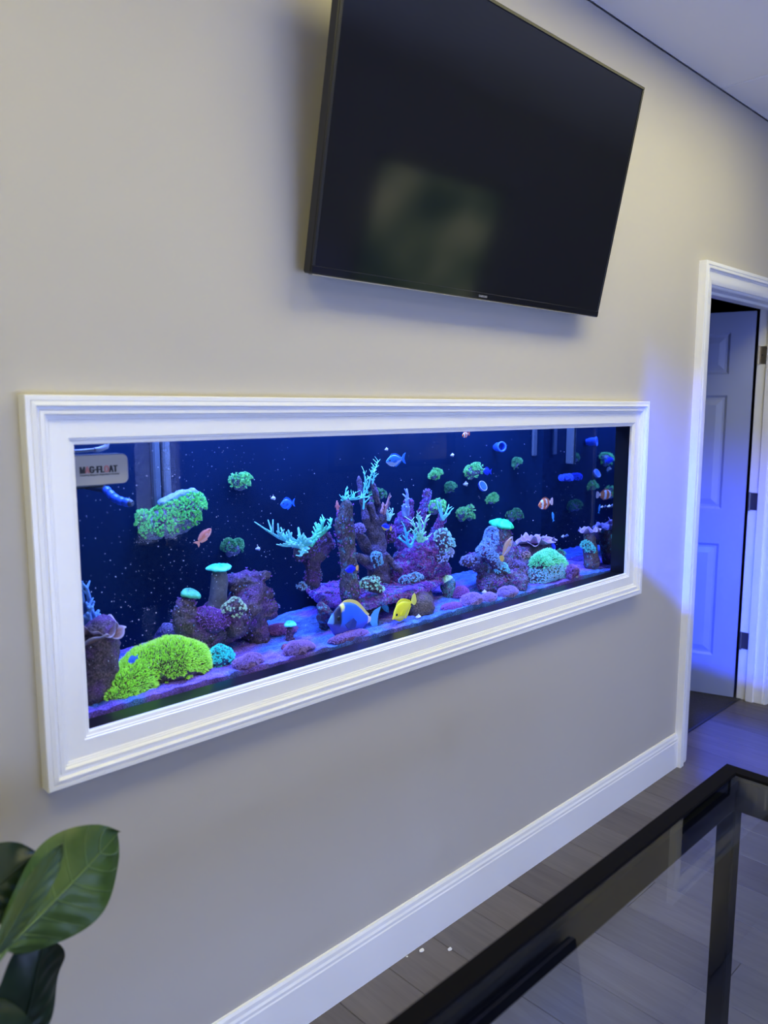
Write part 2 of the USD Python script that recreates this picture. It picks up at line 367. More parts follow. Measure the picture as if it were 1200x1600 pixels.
DA = math.radians(72)
hx, hy = 4.1255, 0.135
dr = Thing('door_1', 'white six-panel door standing open into the back room', 'door', (hx, hy, 0), kind='structure')
def door_xf(m):
    """door space: x from the hinge along the leaf, y out of the face that looks into this room, z up"""
    m = to_tri(m).copy(); v = np.asarray(m.vertices); d = np.array([-math.cos(DA), math.sin(DA), 0]); n = np.array([-math.sin(DA), -math.cos(DA), 0])
    m.vertices = np.array([hx, hy, 0]) + v[:, :1] * d + v[:, 1:2] * n + v[:, 2:] * [0, 0, 1]
    m.fix_normals(); return m
DWID, DTH = 0.885, 0.035
leaf = sg.box(0.008, 0.006, DWID, 2.038)
PAN = [(x0, x1, z0, z1) for x0, x1 in ((.122, .390), (.500, .768)) for z0, z1 in ((.222, .836), (1.022, 1.618), (1.724, 1.936))]
lf = leaf
for x0, x1, z0, z1 in PAN: lf = lf.difference(sg.box(x0, z0, x1, z1))
dr.add('door_leaf', door_xf(prism(lf, -DTH, at=0.0)), 'dimmed_door_paint')
for x0, x1, z0, z1 in PAN:
    def ring(i, y): return [(x0 + i, y, z0 + i), (x1 - i, y, z0 + i), (x1 - i, y, z1 - i), (x0 + i, y, z1 - i)]
    v = ring(0, 0.0) + ring(.012, -.009) + ring(.022, -.009) + ring(.052, -.001) + ring(.052, -.001) + ring(0, -DTH)
    f = []
    for k in range(3):
        for j in range(4):
            a, b = 4 * k + j, 4 * k + (j + 1) % 4; f += [[a, b, b + 4], [a, b + 4, a + 4]]
    f += [[12, 13, 14], [12, 14, 15]]
    for j in range(4):
        a, b = j, (j + 1) % 4; f += [[b, a, 20 + a], [b, 20 + a, 20 + b]]
    f += [[22, 21, 20], [23, 22, 20]]
    m = trimesh.Trimesh(np.array(v), f, process=True); dr.add('panel', door_xf(m), 'dimmed_door_paint')
for z, hm, lab in ((1.817, 'brass_nickel', 'bright satin hinge'), (1.071, 'dark_steel', 'dark hinge in shade'), (.325, 'dark_steel', 'dark hinge in shade')):  # lower two hinges: shade put into a darker metal
    pl = bevel_box((4.1365, .070, z - .045), (4.1415, .122, z + .045), .0015)
    kn = trimesh.creation.cylinder(.007, .094, sections=14); kn.apply_translation((4.131, .128, z))
    h = dr.add('hinge', m3.Manifold.batch_boolean([pl, m3.Manifold.cylinder(.094, .007, .007, 14).translate((4.131, .126, z - .047))], m3.OpType.Add), hm, label=lab)
    for dz in (-.03, 0, .03):
        s = trimesh.creation.cylinder(.004, .002, sections=10); s.apply_transform(trimesh.transformations.rotation_matrix(math.pi / 2, [0, 1, 0])); s.apply_translation((4.136, .095 + (.012 if dz == 0 else -.008), z + dz))
        dr.add('screw', s, 'dark_steel', under=h)
kb = trimesh.creation.revolve([(0, .0), (.026, .0), (.026, .006), (.011, .010), (.011, .035), (.024, .045), (.027, .056), (.02, .068), (0, .07)], sections=24)
kb.apply_transform(trimesh.transformations.rotation_matrix(-math.pi / 2, [1, 0, 0])); kb.apply_translation((.82, 0, .95))
dr.add('door_knob', door_xf(kb), 'brass_nickel', smooth=30)

# ceiling light fixtures
for i, (x, y) in enumerate(PANELS):
    t = Thing('ceiling_light', ('recessed ceiling light panel in front of the television', 'recessed ceiling light panel right of the television', 'recessed ceiling light panel at the left end of the room', 'recessed ceiling light panel at the back right')[i], 'ceiling light', (x, y, CEIL), group='ceiling light panels')
    for a, b in (((-.60, -.30), (.60, -.27)), ((-.60, .27), (.60, .30)), ((-.60, -.27), (-.57, .27)), ((.57, -.27), (.60, .27))):
        t.add('frame', bevel_box((x + a[0], y + a[1], CEIL - .010), (x + b[0], y + b[1], CEIL + .001), .002), 'lamp_frame')
    t.add('diffuser', box((x - .57, y - .27, CEIL - .006), (x + .57, y + .27, CEIL - .001)), 'lamp_diffuser')

# hanging blue reef lamp (outside the picture): a housing with a slit
t = Thing('hanging_reef_lamp', 'black hanging reef lamp shining blue across the room', 'lamp', BL)
SX = .45
x0, x1 = BL[0] - .05, BL[0] + SX
zt, zb = BL[2] - .345 * .07, BL[2] - .592 * SX
yr = BL[1] + .56 * SX
t.add('housing', box((x0, BL[1] - .30, BL[2] + .08), (x1, BL[1] + .30, BL[2] + .09)), 'hood_black')
t.add('back_plate', box((x0, BL[1] - .30, BL[2] - .40), (x0 + .01, BL[1] + .30, BL[2] + .08)), 'hood_black')
t.add('bottom_plate', box((x0 + .01, BL[1] - .30, BL[2] - .40), (x1, BL[1] + .30, BL[2] - .39)), 'hood_black')
for s in (-1, 1):
    t.add('side_plate', box((x0 + .01, BL[1] + s * .30 - .005, BL[2] - .39), (x1, BL[1] + s * .30 + .005, BL[2] + .08)), 'hood_black')
t.add('top_shutter', box((BL[0] + .067, BL[1] - .295, zt), (BL[0] + .073, BL[1] + .295, BL[2] + .08)), 'hood_black')
t.add('front_shutter', box((x1 - .006, BL[1] - .295, BL[2] - .39), (x1, BL[1] + .295, BL[2] - .83 * SX)), 'hood_black')
t.add('front_bar', box((x1 - .006, BL[1] - .295, BL[2] - .665 * SX), (x1, BL[1] + .295, zb)), 'hood_black')
t.add('front_shutter', box((x1 - .006, BL[1] + .45 * SX, BL[2] - .83 * SX), (x1, BL[1] + .295, BL[2] - .665 * SX)), 'hood_black')
t.add('front_shutter', box((x1 - .006, yr, zb), (x1, BL[1] + .295, BL[2] + .08)), 'hood_black')
t.add('led_board', box((BL[0] - .02, BL[1] - .06, BL[2] - .04), (BL[0] - .01, BL[1] + .06, BL[2] + .04)), 'hood_black')
for s in (-1, 1):
    t.add('hanger', tube([(BL[0] + .1, BL[1] + s * .2, BL[2] + .09), (BL[0] + .1, BL[1] + s * .2, CEIL)], .002, 6), 'silver')

# ---------------------------------------------------------------- television
TT = math.atan2(.134, .66)
TV0, TV1, TY, TZ0, TH = 1.098, 2.281, -0.055, 1.846, 0.676
tv = Thing('television', 'black flat television tilted down on the wall above the aquarium', 'television', ((TV0 + TV1) / 2, TY, TZ0))
def tv_xf(m):
    m = to_tri(m).copy(); v = np.asarray(m.vertices)
    u = np.array([0, -math.sin(TT), math.cos(TT)]); n = np.array([0, -math.cos(TT), -math.sin(TT)])
    m.vertices = np.array([0, TY, TZ0]) + v[:, :1] * [1, 0, 0] + v[:, 1:2] * n + v[:, 2:] * u
    m.fix_normals(); return m
BZ = .008
tv.add('case', tv_xf(bevel_box((TV0, -.030, 0), (TV1, -.001, TH), .004)), 'black_plastic')
tv.add('back_cover', tv_xf(bevel_box((TV0 + .15, -.055, .08), (TV1 - .15, -.030, TH - .16), .01)), 'black_plastic')
for a, b in (((TV0, TH - BZ), (TV1, TH)), ((TV0, .018), (TV0 + BZ, TH - BZ)), ((TV1 - BZ, .018), (TV1, TH - BZ))):
    tv.add('bezel', tv_xf(bevel_box((a[0], -.002, a[1]), (b[0], .003, b[1]), .001)), 'black_plastic')
lowb = tv.add('bottom_bezel', tv_xf(bevel_box((TV0, -.002, 0), (TV1, .004, .018), .0015)), 'screen_glass')
tv.add('chrome_strip', tv_xf(bevel_box((TV0 + .002, -.012, -.0025), (TV1 - .002, .0035, .0), .001)), 'silver', label='thin silver strip along the lower edge')
tv.add('screen', tv_xf(box((TV0 + BZ, -.001, .018), (TV1 - BZ, .0008, TH - BZ))), 'screen_glass')
tx = meshkit.text_mesh('SAMSUNG', .0052, .0006, bold=True)
tx.apply_translation((-tx.bounds.mean(0)[0], 0, 0)); v = tx.vertices.copy()
tx.vertices = np.stack([v[:, 0] + (TV0 + TV1) / 2, .0038 + v[:, 2], v[:, 1] + .006], 1)
tv.add('logo', tv_xf(tx), 'logo_grey', under=lowb, label='small grey maker name', kind='stuff')
mo = tv.add('mount_plate', bevel_box((1.55, -.012, 2.02), (1.83, 0.0, 2.34), .002), 'dark_steel')
for x in (1.60, 1.75):
    q = tv_xf(bevel_box((x, -.075, .12), (x + .03, -.055, .5), .002)); tv.add('mount_arm', q, 'dark_steel')
    zz = 2.28; yy = -math.tan(TT) * (zz - TZ0) + TY + .065
    tv.add('strut', bevel_box((x + .004, yy, zz), (x + .026, -.01, zz + .03), .002), 'dark_steel')

# ---------------------------------------------------------------- glass-topped table
TBX0, TBX1, TBY0, TBY1, TBZ = 0.32, 1.720, -1.38, -0.766, 0.75
tb = Thing('glass_table', 'black framed table with a clear glass top in the foreground', 'table', ((TBX0 + TBX1) / 2, (TBY0 + TBY1) / 2, 0))
RWD, RH = .046, .085
def table_rail(p, q, inner):
    """a rail of square section with a stepped lip along its inner edge"""
    p, q, inn = map(lambda a: np.array(a, float), (p, q, inner))
    pr = [(0, -RH), (0, -.003), (.003, 0), (RWD - .012, 0), (RWD - .010, -.003), (RWD - .010, -.010), (RWD, -.010), (RWD, -.030), (RWD - .008, -.034), (RWD - .008, -RH)]
    d = (q - p) / np.linalg.norm(q - p); v = []
    for e, s in ((p, 1), (q, -1)):
        for a, h in pr: v.append(e + inn * a + d * s * a + np.array([0, 0, TBZ + h]))
    n = len(pr); f = []
    for j in range(n):
        k = (j + 1) % n; f += [[j, k, n + k], [j, n + k, n + j]]
    tv2, tf = trimesh.creation.triangulate_polygon(sg.Polygon(pr), engine='earcut')
    idx = [int(np.argmin(np.linalg.norm(np.array(pr) - x, axis=1))) for x in tv2]
    f += [[idx[a], idx[b], idx[c]] for a, b, c in tf] + [[n + idx[a], n + idx[c], n + idx[b]] for a, b, c in tf]
    m = trimesh.Trimesh(np.array(v), f, process=False); m.fix_normals(); return m
C4 = [(TBX0, TBY1, 0), (TBX1, TBY1, 0), (TBX1, TBY0, 0), (TBX0, TBY0, 0)]
for k, inn in enumerate(((0, -1, 0), (-1, 0, 0), (0, 1, 0), (1, 0, 0))):
    tb.add('rail', table_rail(C4[k], C4[(k + 1) % 4], inn), 'table_black', smooth=20)
for x in (TBX0 + .002, TBX1 - .042):
    for y in (TBY0 + .002, TBY1 - .042):
        tb.add('leg', bevel_box((x, y, 0), (x + .040, y + .040, TBZ - RH), .003), 'table_black')
tb.add('glass_top', bevel_box((TBX0 + RWD - .0095, TBY0 + RWD - .0095, TBZ - .0095), (TBX1 - RWD + .0095, TBY1 - RWD + .0095, TBZ - .0035), .001), 'table_glass')
# ---------------------------------------------------------------- plant
pt = Thing('potted_fig', 'fiddle-leaf fig with broad glossy green leaves at the lower left', 'plant', (0.20, -0.36, 0))
PX, PY = 0.20, -0.36
pt.add('pot', lathe([(0, 0), (.10, 0), (.11, .01), (.135, .26), (.14, .27), (.14, .29), (.128, .29), (.122, .25), (0, .25)], (PX, PY, 0), 40), 'pot_ceramic', smooth=30)
pt.add('soil', lathe([(0, .245), (.122, .245), (.122, .262), (.06, .27), (0, .272)], (PX, PY, 0), 32), 'soil')
pt.add('trunk', tube([(PX, PY, .25), (PX + .01, PY + .005, .5), (PX - .005, PY, .72), (PX - .02, PY, .90), (PX - .03, PY - .01, 1.02)], [.014, .012, .010, .008, .005], 10), 'bark', smooth=30)

def leaf_part(base, tip, width, normal, m, fold=.25, wave=.012, seed=0, stem_from=None):
    base, tip, nrm = (np.array(a, float) for a in (base, tip, normal))
    L = np.linalg.norm(tip - base); d = (tip - base) / L
    nrm = nrm - d * (nrm @ d); nrm /= np.linalg.norm(nrm); s = np.cross(d, nrm)
    NU, NV = 26, 13
    r = np.random.default_rng(seed)
    def surf(u, v, off=0.0):
        # fiddle outline: narrow waist low, broad towards the tip
        wdt = width * 0.5 * (np.sin(np.pi * np.clip(u, 0, 1) ** 0.92) ** 0.62) * (0.72 + 0.36 * u)
        wdt = np.where(u > .93, wdt * (1 - ((u - .93) / .07) ** 2 * .55), wdt)
        h = -fold * wdt * np.abs(v) ** 1.3 + wave * np.sin(u * 9 + v * 2 + seed) * np.abs(v) - 0.16 * L * (u - .4) ** 2
        h += 0.004 * np.cos(u * 40 - np.abs(v) * 9) * (np.abs(v) * (1 - np.abs(v))) * 4 * .5
        return base + np.multiply.outer(u * L, d) + np.multiply.outer(wdt * v, s) + np.multiply.outer(h + off, nrm)
    v, f = [], []
    for i in range(NU):
        for j in range(NV): v.append(surf(np.array(i / (NU - 1)), np.array(2 * j / (NV - 1) - 1)))
    for i in range(NU):
        for j in range(NV): v.append(surf(np.array(i / (NU - 1)), np.array(2 * j / (NV - 1) - 1), -.0012))
    n = NU * NV
    for i in range(NU - 1):
        for j in range(NV - 1):
            a = i * NV + j; f += [[a, a + 1, a + NV + 1], [a, a + NV + 1, a + NV], [n + a, n + a + NV + 1, n + a + 1], [n + a, n + a + NV, n + a + NV + 1]]
    for i in range(NU - 1):
        for j in (0, NV - 1):
            a = i * NV + j; f += [[a, a + NV, n + a + NV], [a, n + a + NV, n + a]]
    p = pt.add('leaf', trimesh.Trimesh(np.array(v), np.array(f), process=False), m, smooth=True)
    mid = [surf(np.array(u), np.array(0.0), .0009) for u in np.linspace(0, .985, 16)]
    pt.add('midrib', tube(mid, np.linspace(.0032, .0006, 16), 6), 'leaf_vein' if m == 'leaf_green' else m, smooth=True, under=p)
    if m == 'leaf_green':
        for u0 in (.12, .26, .40, .54, .68, .80):
            for sd in (-1, 1):
                pts = [surf(np.array(min(.97, u0 + .13 * q + .05 * q * q)), np.array(sd * q * .93), .0006) for q in np.linspace(0, 1, 8)]
                pt.add('vein', tube(pts, np.linspace(.0014, .0004, 8), 5), 'leaf_vein', smooth=True, under=p)
    if stem_from is not None:
        q = np.array(stem_from, float)
        pt.add('stalk', tube([q, (q + base) / 2 + [0, 0, .01], base + .02 * (tip - base)], [.004, .003, .0028], 6), 'leaf_vein' if m == 'leaf_green' else m, smooth=True)
TO_CAM = np.array([-.28, -1.0, .55])
leaf_part((0.3051, -0.3400, 0.7957), (0.5011, -0.3000, 0.8789), .158, (.2, -.95, .45), 'leaf_green', .18, .010, 1, (PX + .0, PY, .70))
leaf_part((0.2800, -0.3700, 0.8122), (0.3674, -0.4000, 0.9540), .040, (-.55, -.75, .35), 'leaf_fold_highlight', .25, .005, 2, (PX + .0, PY, .69))  # narrow leaf shape standing in for the fold highlight of the main leaf
leaf_part((0.2555, -0.3000, 0.8449), (0.3867, -0.2600, 0.8789), .12, (-.1, -.9, .55), 'leaf_dark', .15, .008, 3, (PX - .02, PY, .78))
leaf_part((0.3046, -0.3400, 0.6211), (0.3661, -0.3300, 0.7766), .135, (.25, -.95, .1), 'leaf_dark', .2, .012, 4, (PX + .01, PY, .55))
leaf_part((0.2421, -0.3600, 0.7709), (0.2832, -0.4000, 0.5974), .14, (.1, -.9, .5), 'leaf_dark', .2, .012, 5, (PX, PY, .60))
leaf_part((PX - .05, PY - .02, .86), (PX - .21, PY - .10, 1.0), .12, (-.3, -.6, .8), 'leaf_green', .2, .01, 6, (PX - .02, PY, .86))
leaf_part((PX - .04, PY + .03, .96), (PX - .16, PY + .10, 1.12), .11, (-.5, .2, .8), 'leaf_green', .2, .01, 7, (PX - .025, PY, .95))
leaf_part((PX - .04, PY - .03, .98), (PX - .10, PY - .17, 1.07), .10, (0, -.5, .9), 'leaf_dark', .2, .01, 8, (PX - .03, PY - .01, 1.0))

# ---------------------------------------------------------------- crumbs on the floor
for (x, y), s in (((1.4440, -0.0202, 0.0000)[:2], .004), ((1.4915, -0.0332, 0.0000)[:2], .009), ((1.5539, -0.0862, 0.0000)[:2], .008)):
    m = trimesh.creation.icosphere(1, s); m.vertices *= [1, .7, .25]; m.vertices += (fbm(m.vertices * 300 + 5)[:, None] - .5) * s * .5; m.apply_translation((x, y, -m.bounds[0][2]))
    single('paint_flake', m, 'speck_white', {.004: 'smallest white flake on the floor, touching the baseboard', .009: 'thin white flake on the floor between two others', .008: 'white flake on the floor nearest the black table'}[s], 'crumb', 'flakes on the floor')

# ---------------------------------------------------------------- the aquarium
AX0, AX1, GY, BY, SZ = 0.548, 2.692, 0.070, 0.420, 0.935
aq = Thing('aquarium', 'long blue-lit reef aquarium built into the wall', 'aquarium', (1.62, .25, .86))
sur = sg.box(HX0, HZ0, HX1, HZ1).difference(sg.box(INN[0] - .006, INN[1] - .006, INN[2] + .012, INN[3] + .004))
aq.add('front_surround', prism(sur, .062, at=0.001), 'black_trim', label='black recess round the front pane')
aq.add('front_pane', box((AX0 - .01, GY, HZ0 + .005), (AX1 + .01, GY + .010, HZ1 - .005)), 'tank_glass')
aq.add('back_panel', box((AX0 - .012, BY, HZ0), (AX1 + .012, BY + .012, 1.62)), 'tank_blue', label='deep blue back panel')
aq.add('end_panel', box((AX0 - .012, GY + .0105, HZ0), (AX0, BY, 1.62)), 'tank_blue')
aq.add('end_pane', box((AX1, GY + .0105, HZ0), (AX1 + .012, BY, 1.62)), 'tank_end', label='mirror-like right end pane')
aq.add('bottom_panel', box((AX0 - .012, GY, HZ0 - .012), (AX1 + .012, BY + .012, HZ0)), 'black_trim')
aq.add('hood', cat_([box((AX0 - .02, WT + .001, 1.62), (AX1 + .02, WT + .010, 1.80)), box((AX0 - .02, BY + .002, 1.62), (AX1 + .02, BY + .012, 1.80)), box((AX0 - .02, WT, 1.80), (AX1 + .02, BY + .012, 1.81)),
                     box((AX0 - .02, WT + .01, 1.62), (AX0 - .012, BY, 1.80)), box((AX1 + .012, WT + .01, 1.62), (AX1 + .02, BY, 1.80))]), 'hood_black', kind='stuff')
aq.add('stand', box((AX0, WT + .005, 0), (AX1, BY, HZ0 - .012)), 'hood_black')
for x in (.95, 1.60, 2.25):
    aq.add('lamp_bar', box((x - .26, .14, 1.737), (x + .26, .36, 1.76)), 'hood_black')
aq.add('water', box((AX0 + .001, GY + .0115, HZ0 + .002), (AX1 - .001, BY - .001, 1.52)), 'water', label='clear blue water')

# sand bed
nxs, nys = 300, 56
gx, gy = np.meshgrid(np.linspace(AX0 + .001, AX1 - .001, nxs), np.linspace(GY + .012, BY - .001, nys), indexing='ij')
P3 = np.stack([gx, gy, gx * 0], -1)
gz = SZ + .016 * (fbm(P3 * [9, 14, 1], 4, 3) - .5) + .010 * (fbm(P3 * 60, 2, 5) - .5) + np.clip(gy - .12, 0, 1) * .02
gz -= np.clip(.004 * (1 - (gy - GY) / .03), 0, 1)
top = np.stack([gx, gy, gz], -1).reshape(-1, 3); bot = top.copy(); bot[:, 2] = HZ0 + .003
sv = np.vstack([top, bot]); N = nxs * nys; sf = []
ii, jj = np.meshgrid(np.arange(nxs - 1), np.arange(nys - 1), indexing='ij'); a = (ii * nys + jj).ravel()
sf = np.vstack([np.stack([a, a + nys, a + nys + 1], 1), np.stack([a, a + nys + 1, a + 1], 1), np.stack([N + a, N + a + nys + 1, N + a + nys], 1), np.stack([N + a, N + a + 1, N + a + nys + 1], 1)])
ed = np.concatenate([np.arange(nxs) * nys, (nxs - 1) * nys + np.arange(1, nys), (np.arange(nxs - 2, -1, -1)) * nys + nys - 1, np.arange(nys - 2, 0, -1)])
e2 = np.roll(ed, -1); sf = np.vstack([sf, np.stack([ed, N + ed, N + e2], 1), np.stack([ed, N + e2, e2], 1)])
pur = np.clip((fbm(sv * [7, 11, 0] + 3, 4, 9) - .50) * 6, 0, 1)[:, None]
cs = np.array([.09, .22, .80]) * (1 - pur) + np.array([.26, .14, .78]) * pur  # blue lamp light put into the sand colour; purple patches are its own
cs *= ((.7 + .6 * fbm(sv * 220, 2, 2)) * np.clip(.35 + 1.5 * fbm(sv * [34, 120, 0], 3, 8), .4, 1.7))[:, None]  # streaks paint light ripples into the sand colour
t_ = trimesh.Trimesh(sv, sf, process=False); t_.fix_normals()
single('sand_bed', t_, 'sand', 'bed of sand with blue light painted in and purple patches along the tank bottom', 'sand', kind='stuff', col=cs, smooth=True)

# ---------------------------------------------------------------- builders for rock and coral
BROWN, DKROCK, CORALLINE, LILAC = np.array([.125, .080, .085]), np.array([.10, .075, .09]), np.array([.145, .060, .18]), np.array([.19, .14, .32])

def sph(p, r, seg=14): return m3.Manifold.sphere(r, seg).translate(tuple(map(float, p)))
def bones_mesh(bones, edge=.006, seg=14):
    parts = []
    for b in bones:
        if len(b) == 2: parts.append(sph(*b, seg))
        else: parts.append(m3.Manifold.batch_hull([sph(b[0], b[1], seg), sph(b[2], b[3], seg)]))
    m = m3.Manifold.batch_boolean(parts, m3.OpType.Add)
    return to_tri(m.refine_to_length(edge))

def chain(*pr):
    """pr: point, radius, point, radius ... -> bones"""
    ps = list(zip(pr[::2], pr[1::2]))
    return [(a[0], a[1], b[0], b[1]) for a, b in zip(ps[:-1], ps[1:])] if len(ps) > 1 else [ps[0]]

def roughen(t, amp, freq, seed, smooth_it=4):
    t = trimesh.Trimesh(t.vertices, t.faces, process=True)
    trimesh.smoothing.filter_taubin(t, iterations=smooth_it)
    n = np.array(t.vertex_normals); v = np.array(t.vertices)
    ridged = 1 - np.abs(2 * fbm(v * freq, 3, seed) - 1)
    d = amp * (1.5 * (fbm(v * freq * .6, 3, seed + 7) - .5) * 2 + (ridged - .7)) + amp * .45 * (fbm(v * freq * 3.4, 2, seed + 3) - .5) * 2
    t.vertices = v + n * d[:, None]
    return t

def clamp_tank(t, z=None):
    v = np.array(t.vertices)
    v[:, 0] = np.clip(v[:, 0], AX0 + .002, AX1 - .002); v[:, 1] = np.clip(v[:, 1], GY + .0125, BY - .0005)
    if z is not None: v[:, 2] = np.maximum(v[:, 2], z)
    t.vertices = v; return t

def rock_color(t, seed, purple=.5, top=.6, base=BROWN, alt=CORALLINE, teal=0.0):
    v, n = np.array(t.vertices), vnorm(t)
    k = np.clip((fbm(v * 26, 3, seed) - (1 - purple) * .62 + top * .28 * (n[:, 2] - .2)) * 5, 0, 1)[:, None]
    c = base * (.6 + .9 * fbm(v * 60, 3, seed + 1))[:, None]
    c = c * (1 - k) + alt * (.55 + .9 * fbm(v * 110, 2, seed + 5))[:, None] * k
    if teal:
        k = np.clip((fbm(v * 110, 3, seed + 21) - (1 - teal * .55) * .66) * 9, 0, 1)[:, None] * .8
        c = c * (1 - k) + np.array([.12, .40, .46]) * k
    return c

def rock_thing(name, label, t, seed, purple, top, base, alt, teal, cat, growth):
    if not growth:
        single(name, t, 'rock', label, cat, col=rock_color(t, seed, purple, top, base, alt, teal), smooth=True); return
    T = Thing(name, label, cat, t.vertices.mean(0))
    T.add('stone', t, 'rock', col=rock_color(t, seed, purple, top, base, alt, teal), smooth=True)
    p, n = sample(t, growth, seed + 50, -.55, lambda c: np.clip((fbm(c * 38, 3, seed + 9) - .46) * 9, 0, 1))
    ok = (p[:, 1] > GY + .016) & (p[:, 1] < BY - .004) & (p[:, 2] > SZ + .006); p, n = p[ok], n[ok]
    k = fbm(p * 30, 3, seed + 4)
    hue = np.array([[.30, .08, .42], [.20, .10, .40], [.30, .24, .50], [.14, .24, .44], [.34, .10, .30]])
    V, F, C = [], [], []; off = 0
    for lo, hi, h in ((0, .42, 0), (.42, .49, 1), (.49, .55, 2), (.55, .60, 3), (.60, 2, 4)):
        q = (k >= lo) & (k < hi)
        if q.sum() == 0: continue
        m, c = polyps(p[q], n[q], .0042, .0032, hue[h] * .8, hue[h] * 1.35, seed + h)
        V.append(m.vertices); F.append(m.faces + off); C.append(c); off += len(m.vertices)
    m = clamp_tank(trimesh.Trimesh(np.vstack(V), np.vstack(F), process=False))
    T.add('growth', m, 'coral_dull', col=np.vstack(C), kind='stuff')

def rock(name, label, bones, seed, amp=.006, freq=42, purple=.5, top=.6, edge=.0065, cat='rock', floor=True, base=BROWN, alt=CORALLINE, teal=0.0, growth=0):
    t = clamp_tank(roughen(bones_mesh(bones, edge), amp, freq, seed), SZ - .010 if floor else None)
    rock_thing(name, label, t, seed, purple, top, base, alt, teal, cat, growth)
    return t

def sample(t, n, seed, up_min=-1.0, keep=None):
    """n points on the mesh with normals, only where the surface looks up by up_min"""
    r = np.random.default_rng(seed)
    fn = t.face_normals; w = np.array(t.area_faces) * (fn[:, 2] > up_min)
    if keep is not None: w = w * keep(np.array(t.triangles_center))
    if w.sum() <= 0: w = np.array(t.area_faces)
    fi = r.choice(len(w), n, p=w / w.sum()); a = r.random((n, 2)); sw = a.sum(1) > 1; a[sw] = 1 - a[sw]
    tr_ = np.array(t.triangles)[fi]; p = tr_[:, 0] + a[:, :1] * (tr_[:, 1] - tr_[:, 0]) + a[:, 1:] * (tr_[:, 2] - tr_[:, 0])
    return p, np.array(t.vertex_normals)[np.array(t.faces)[fi, 0]]

def polyps(p, n, length, rad, colA, colB, seed, spread=.6, arms=5, droop=0.0):
    """little flower-like polyps at the points: a stalk cone with a star of arms; returns mesh, colours"""
    r = np.random.default_rng(seed); V, F, C = [], [], []; off = 0
    for q, d in zip(p, n):
        d = d + r.normal(0, .30, 3) * spread + [0, 0, -droop]; d /= np.linalg.norm(d) + 1e-9
        u = np.cross(d, [.31, .2, .9]); u /= np.linalg.norm(u) + 1e-9; w = np.cross(d, u)
        L = length * r.uniform(.6, 1.35); R = rad * r.uniform(.7, 1.3); a0 = r.uniform(0, 6.28)
        tp = q + d * L; k = r.random(); c = colA * (1 - k) + colB * k
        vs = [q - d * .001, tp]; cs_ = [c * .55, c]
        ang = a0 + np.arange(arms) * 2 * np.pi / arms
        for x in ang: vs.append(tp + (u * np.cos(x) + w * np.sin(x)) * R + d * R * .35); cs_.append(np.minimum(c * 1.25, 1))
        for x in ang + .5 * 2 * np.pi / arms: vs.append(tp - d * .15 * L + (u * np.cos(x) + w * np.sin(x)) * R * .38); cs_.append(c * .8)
        for j in range(arms):
            o, i0, i1 = 2 + j, 2 + arms + j, 2 + arms + (j - 1) % arms
            F += [[off + 1, off + i1, off + o], [off + 1, off + o, off + i0], [off + 0, off + o, off + i1], [off + 0, off + i0, off + o]]
        V += vs; C += cs_; off += len(vs)
    return trimesh.Trimesh(np.array(V), np.array(F), process=False), np.array(C)

def blades(p, n, length, rad, colA, colB, colT, seed, spread=.5):
    """hair-like pointed polyp tufts"""
    r = np.random.default_rng(seed); V, F, C = [], [], []; off = 0
    for q, d in zip(p, n):
        d = d + r.normal(0, .32, 3) * spread; d /= np.linalg.norm(d) + 1e-9
        u = np.cross(d, [.31, .2, .9]); u /= np.linalg.norm(u) + 1e-9; w = np.cross(d, u)
        L = length * r.uniform(.55, 1.4); k = r.random(); c = colA * (1 - k) + colB * k; a0 = r.uniform(0, 6.28)
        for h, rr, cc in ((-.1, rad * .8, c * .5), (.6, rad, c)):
            for j in range(3):
                x = a0 + j * 2.094; V.append(q + d * L * h + (u * np.cos(x) + w * np.sin(x)) * rr); C.append(cc)
        V.append(q + d * L); C.append(colT)
        for j in range(3):
            k2 = (j + 1) % 3; F += [[off + j, off + k2, off + 3 + k2], [off + j, off + 3 + k2, off + 3 + j], [off + 3 + j, off + 3 + k2, off + 6]]
        off += 7
    return trimesh.Trimesh(np.array(V), np.array(F), process=False), np.array(C)

def flat_col(t, c, seed=0, vary=.35, freq=90):
    return np.array(c) * (1 - vary + 2 * vary * fbm(np.array(t.vertices) * freq, 2, seed))[:, None]

GREEN, LIME, TEAL, MINT, CYAN = np.array([.10, .80, .16]), np.array([.42, .95, .06]), np.array([.06, .80, .62]), np.array([.30, .85, .60]), np.array([.08, .55, .85])

def mat_coral(name, label, cat, bones, seed, n, length, rad, cA, cB, cT, base=BROWN, amp=.004, freq=45, edge=.007, up_min=-.35, style='blade', keep=None, group=None, floor=True, glow='polyp', purple=.3):
    """a colony: a rocky base and a coat of polyps that nobody could count"""
    t = clamp_tank(roughen(bones_mesh(bones, edge), amp, freq, seed), SZ - .012 if floor else None)
    T = Thing(name, label, cat, t.vertices.mean(0), group)
    T.add('base', t, 'rock', col=rock_color(t, seed, purple, .3, base), smooth=True)
    p, nn = sample(t, n, seed + 1, up_min, keep)
    ok = (p[:, 1] > GY + .014) & (p[:, 1] < BY - .002) & (p[:, 0] > AX0 + .004) & (p[:, 0] < AX1 - .004); p, nn = p[ok], nn[ok]
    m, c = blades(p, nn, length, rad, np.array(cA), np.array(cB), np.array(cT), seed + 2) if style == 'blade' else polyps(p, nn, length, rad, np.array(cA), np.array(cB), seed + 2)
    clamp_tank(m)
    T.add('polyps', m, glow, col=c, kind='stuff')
    return T

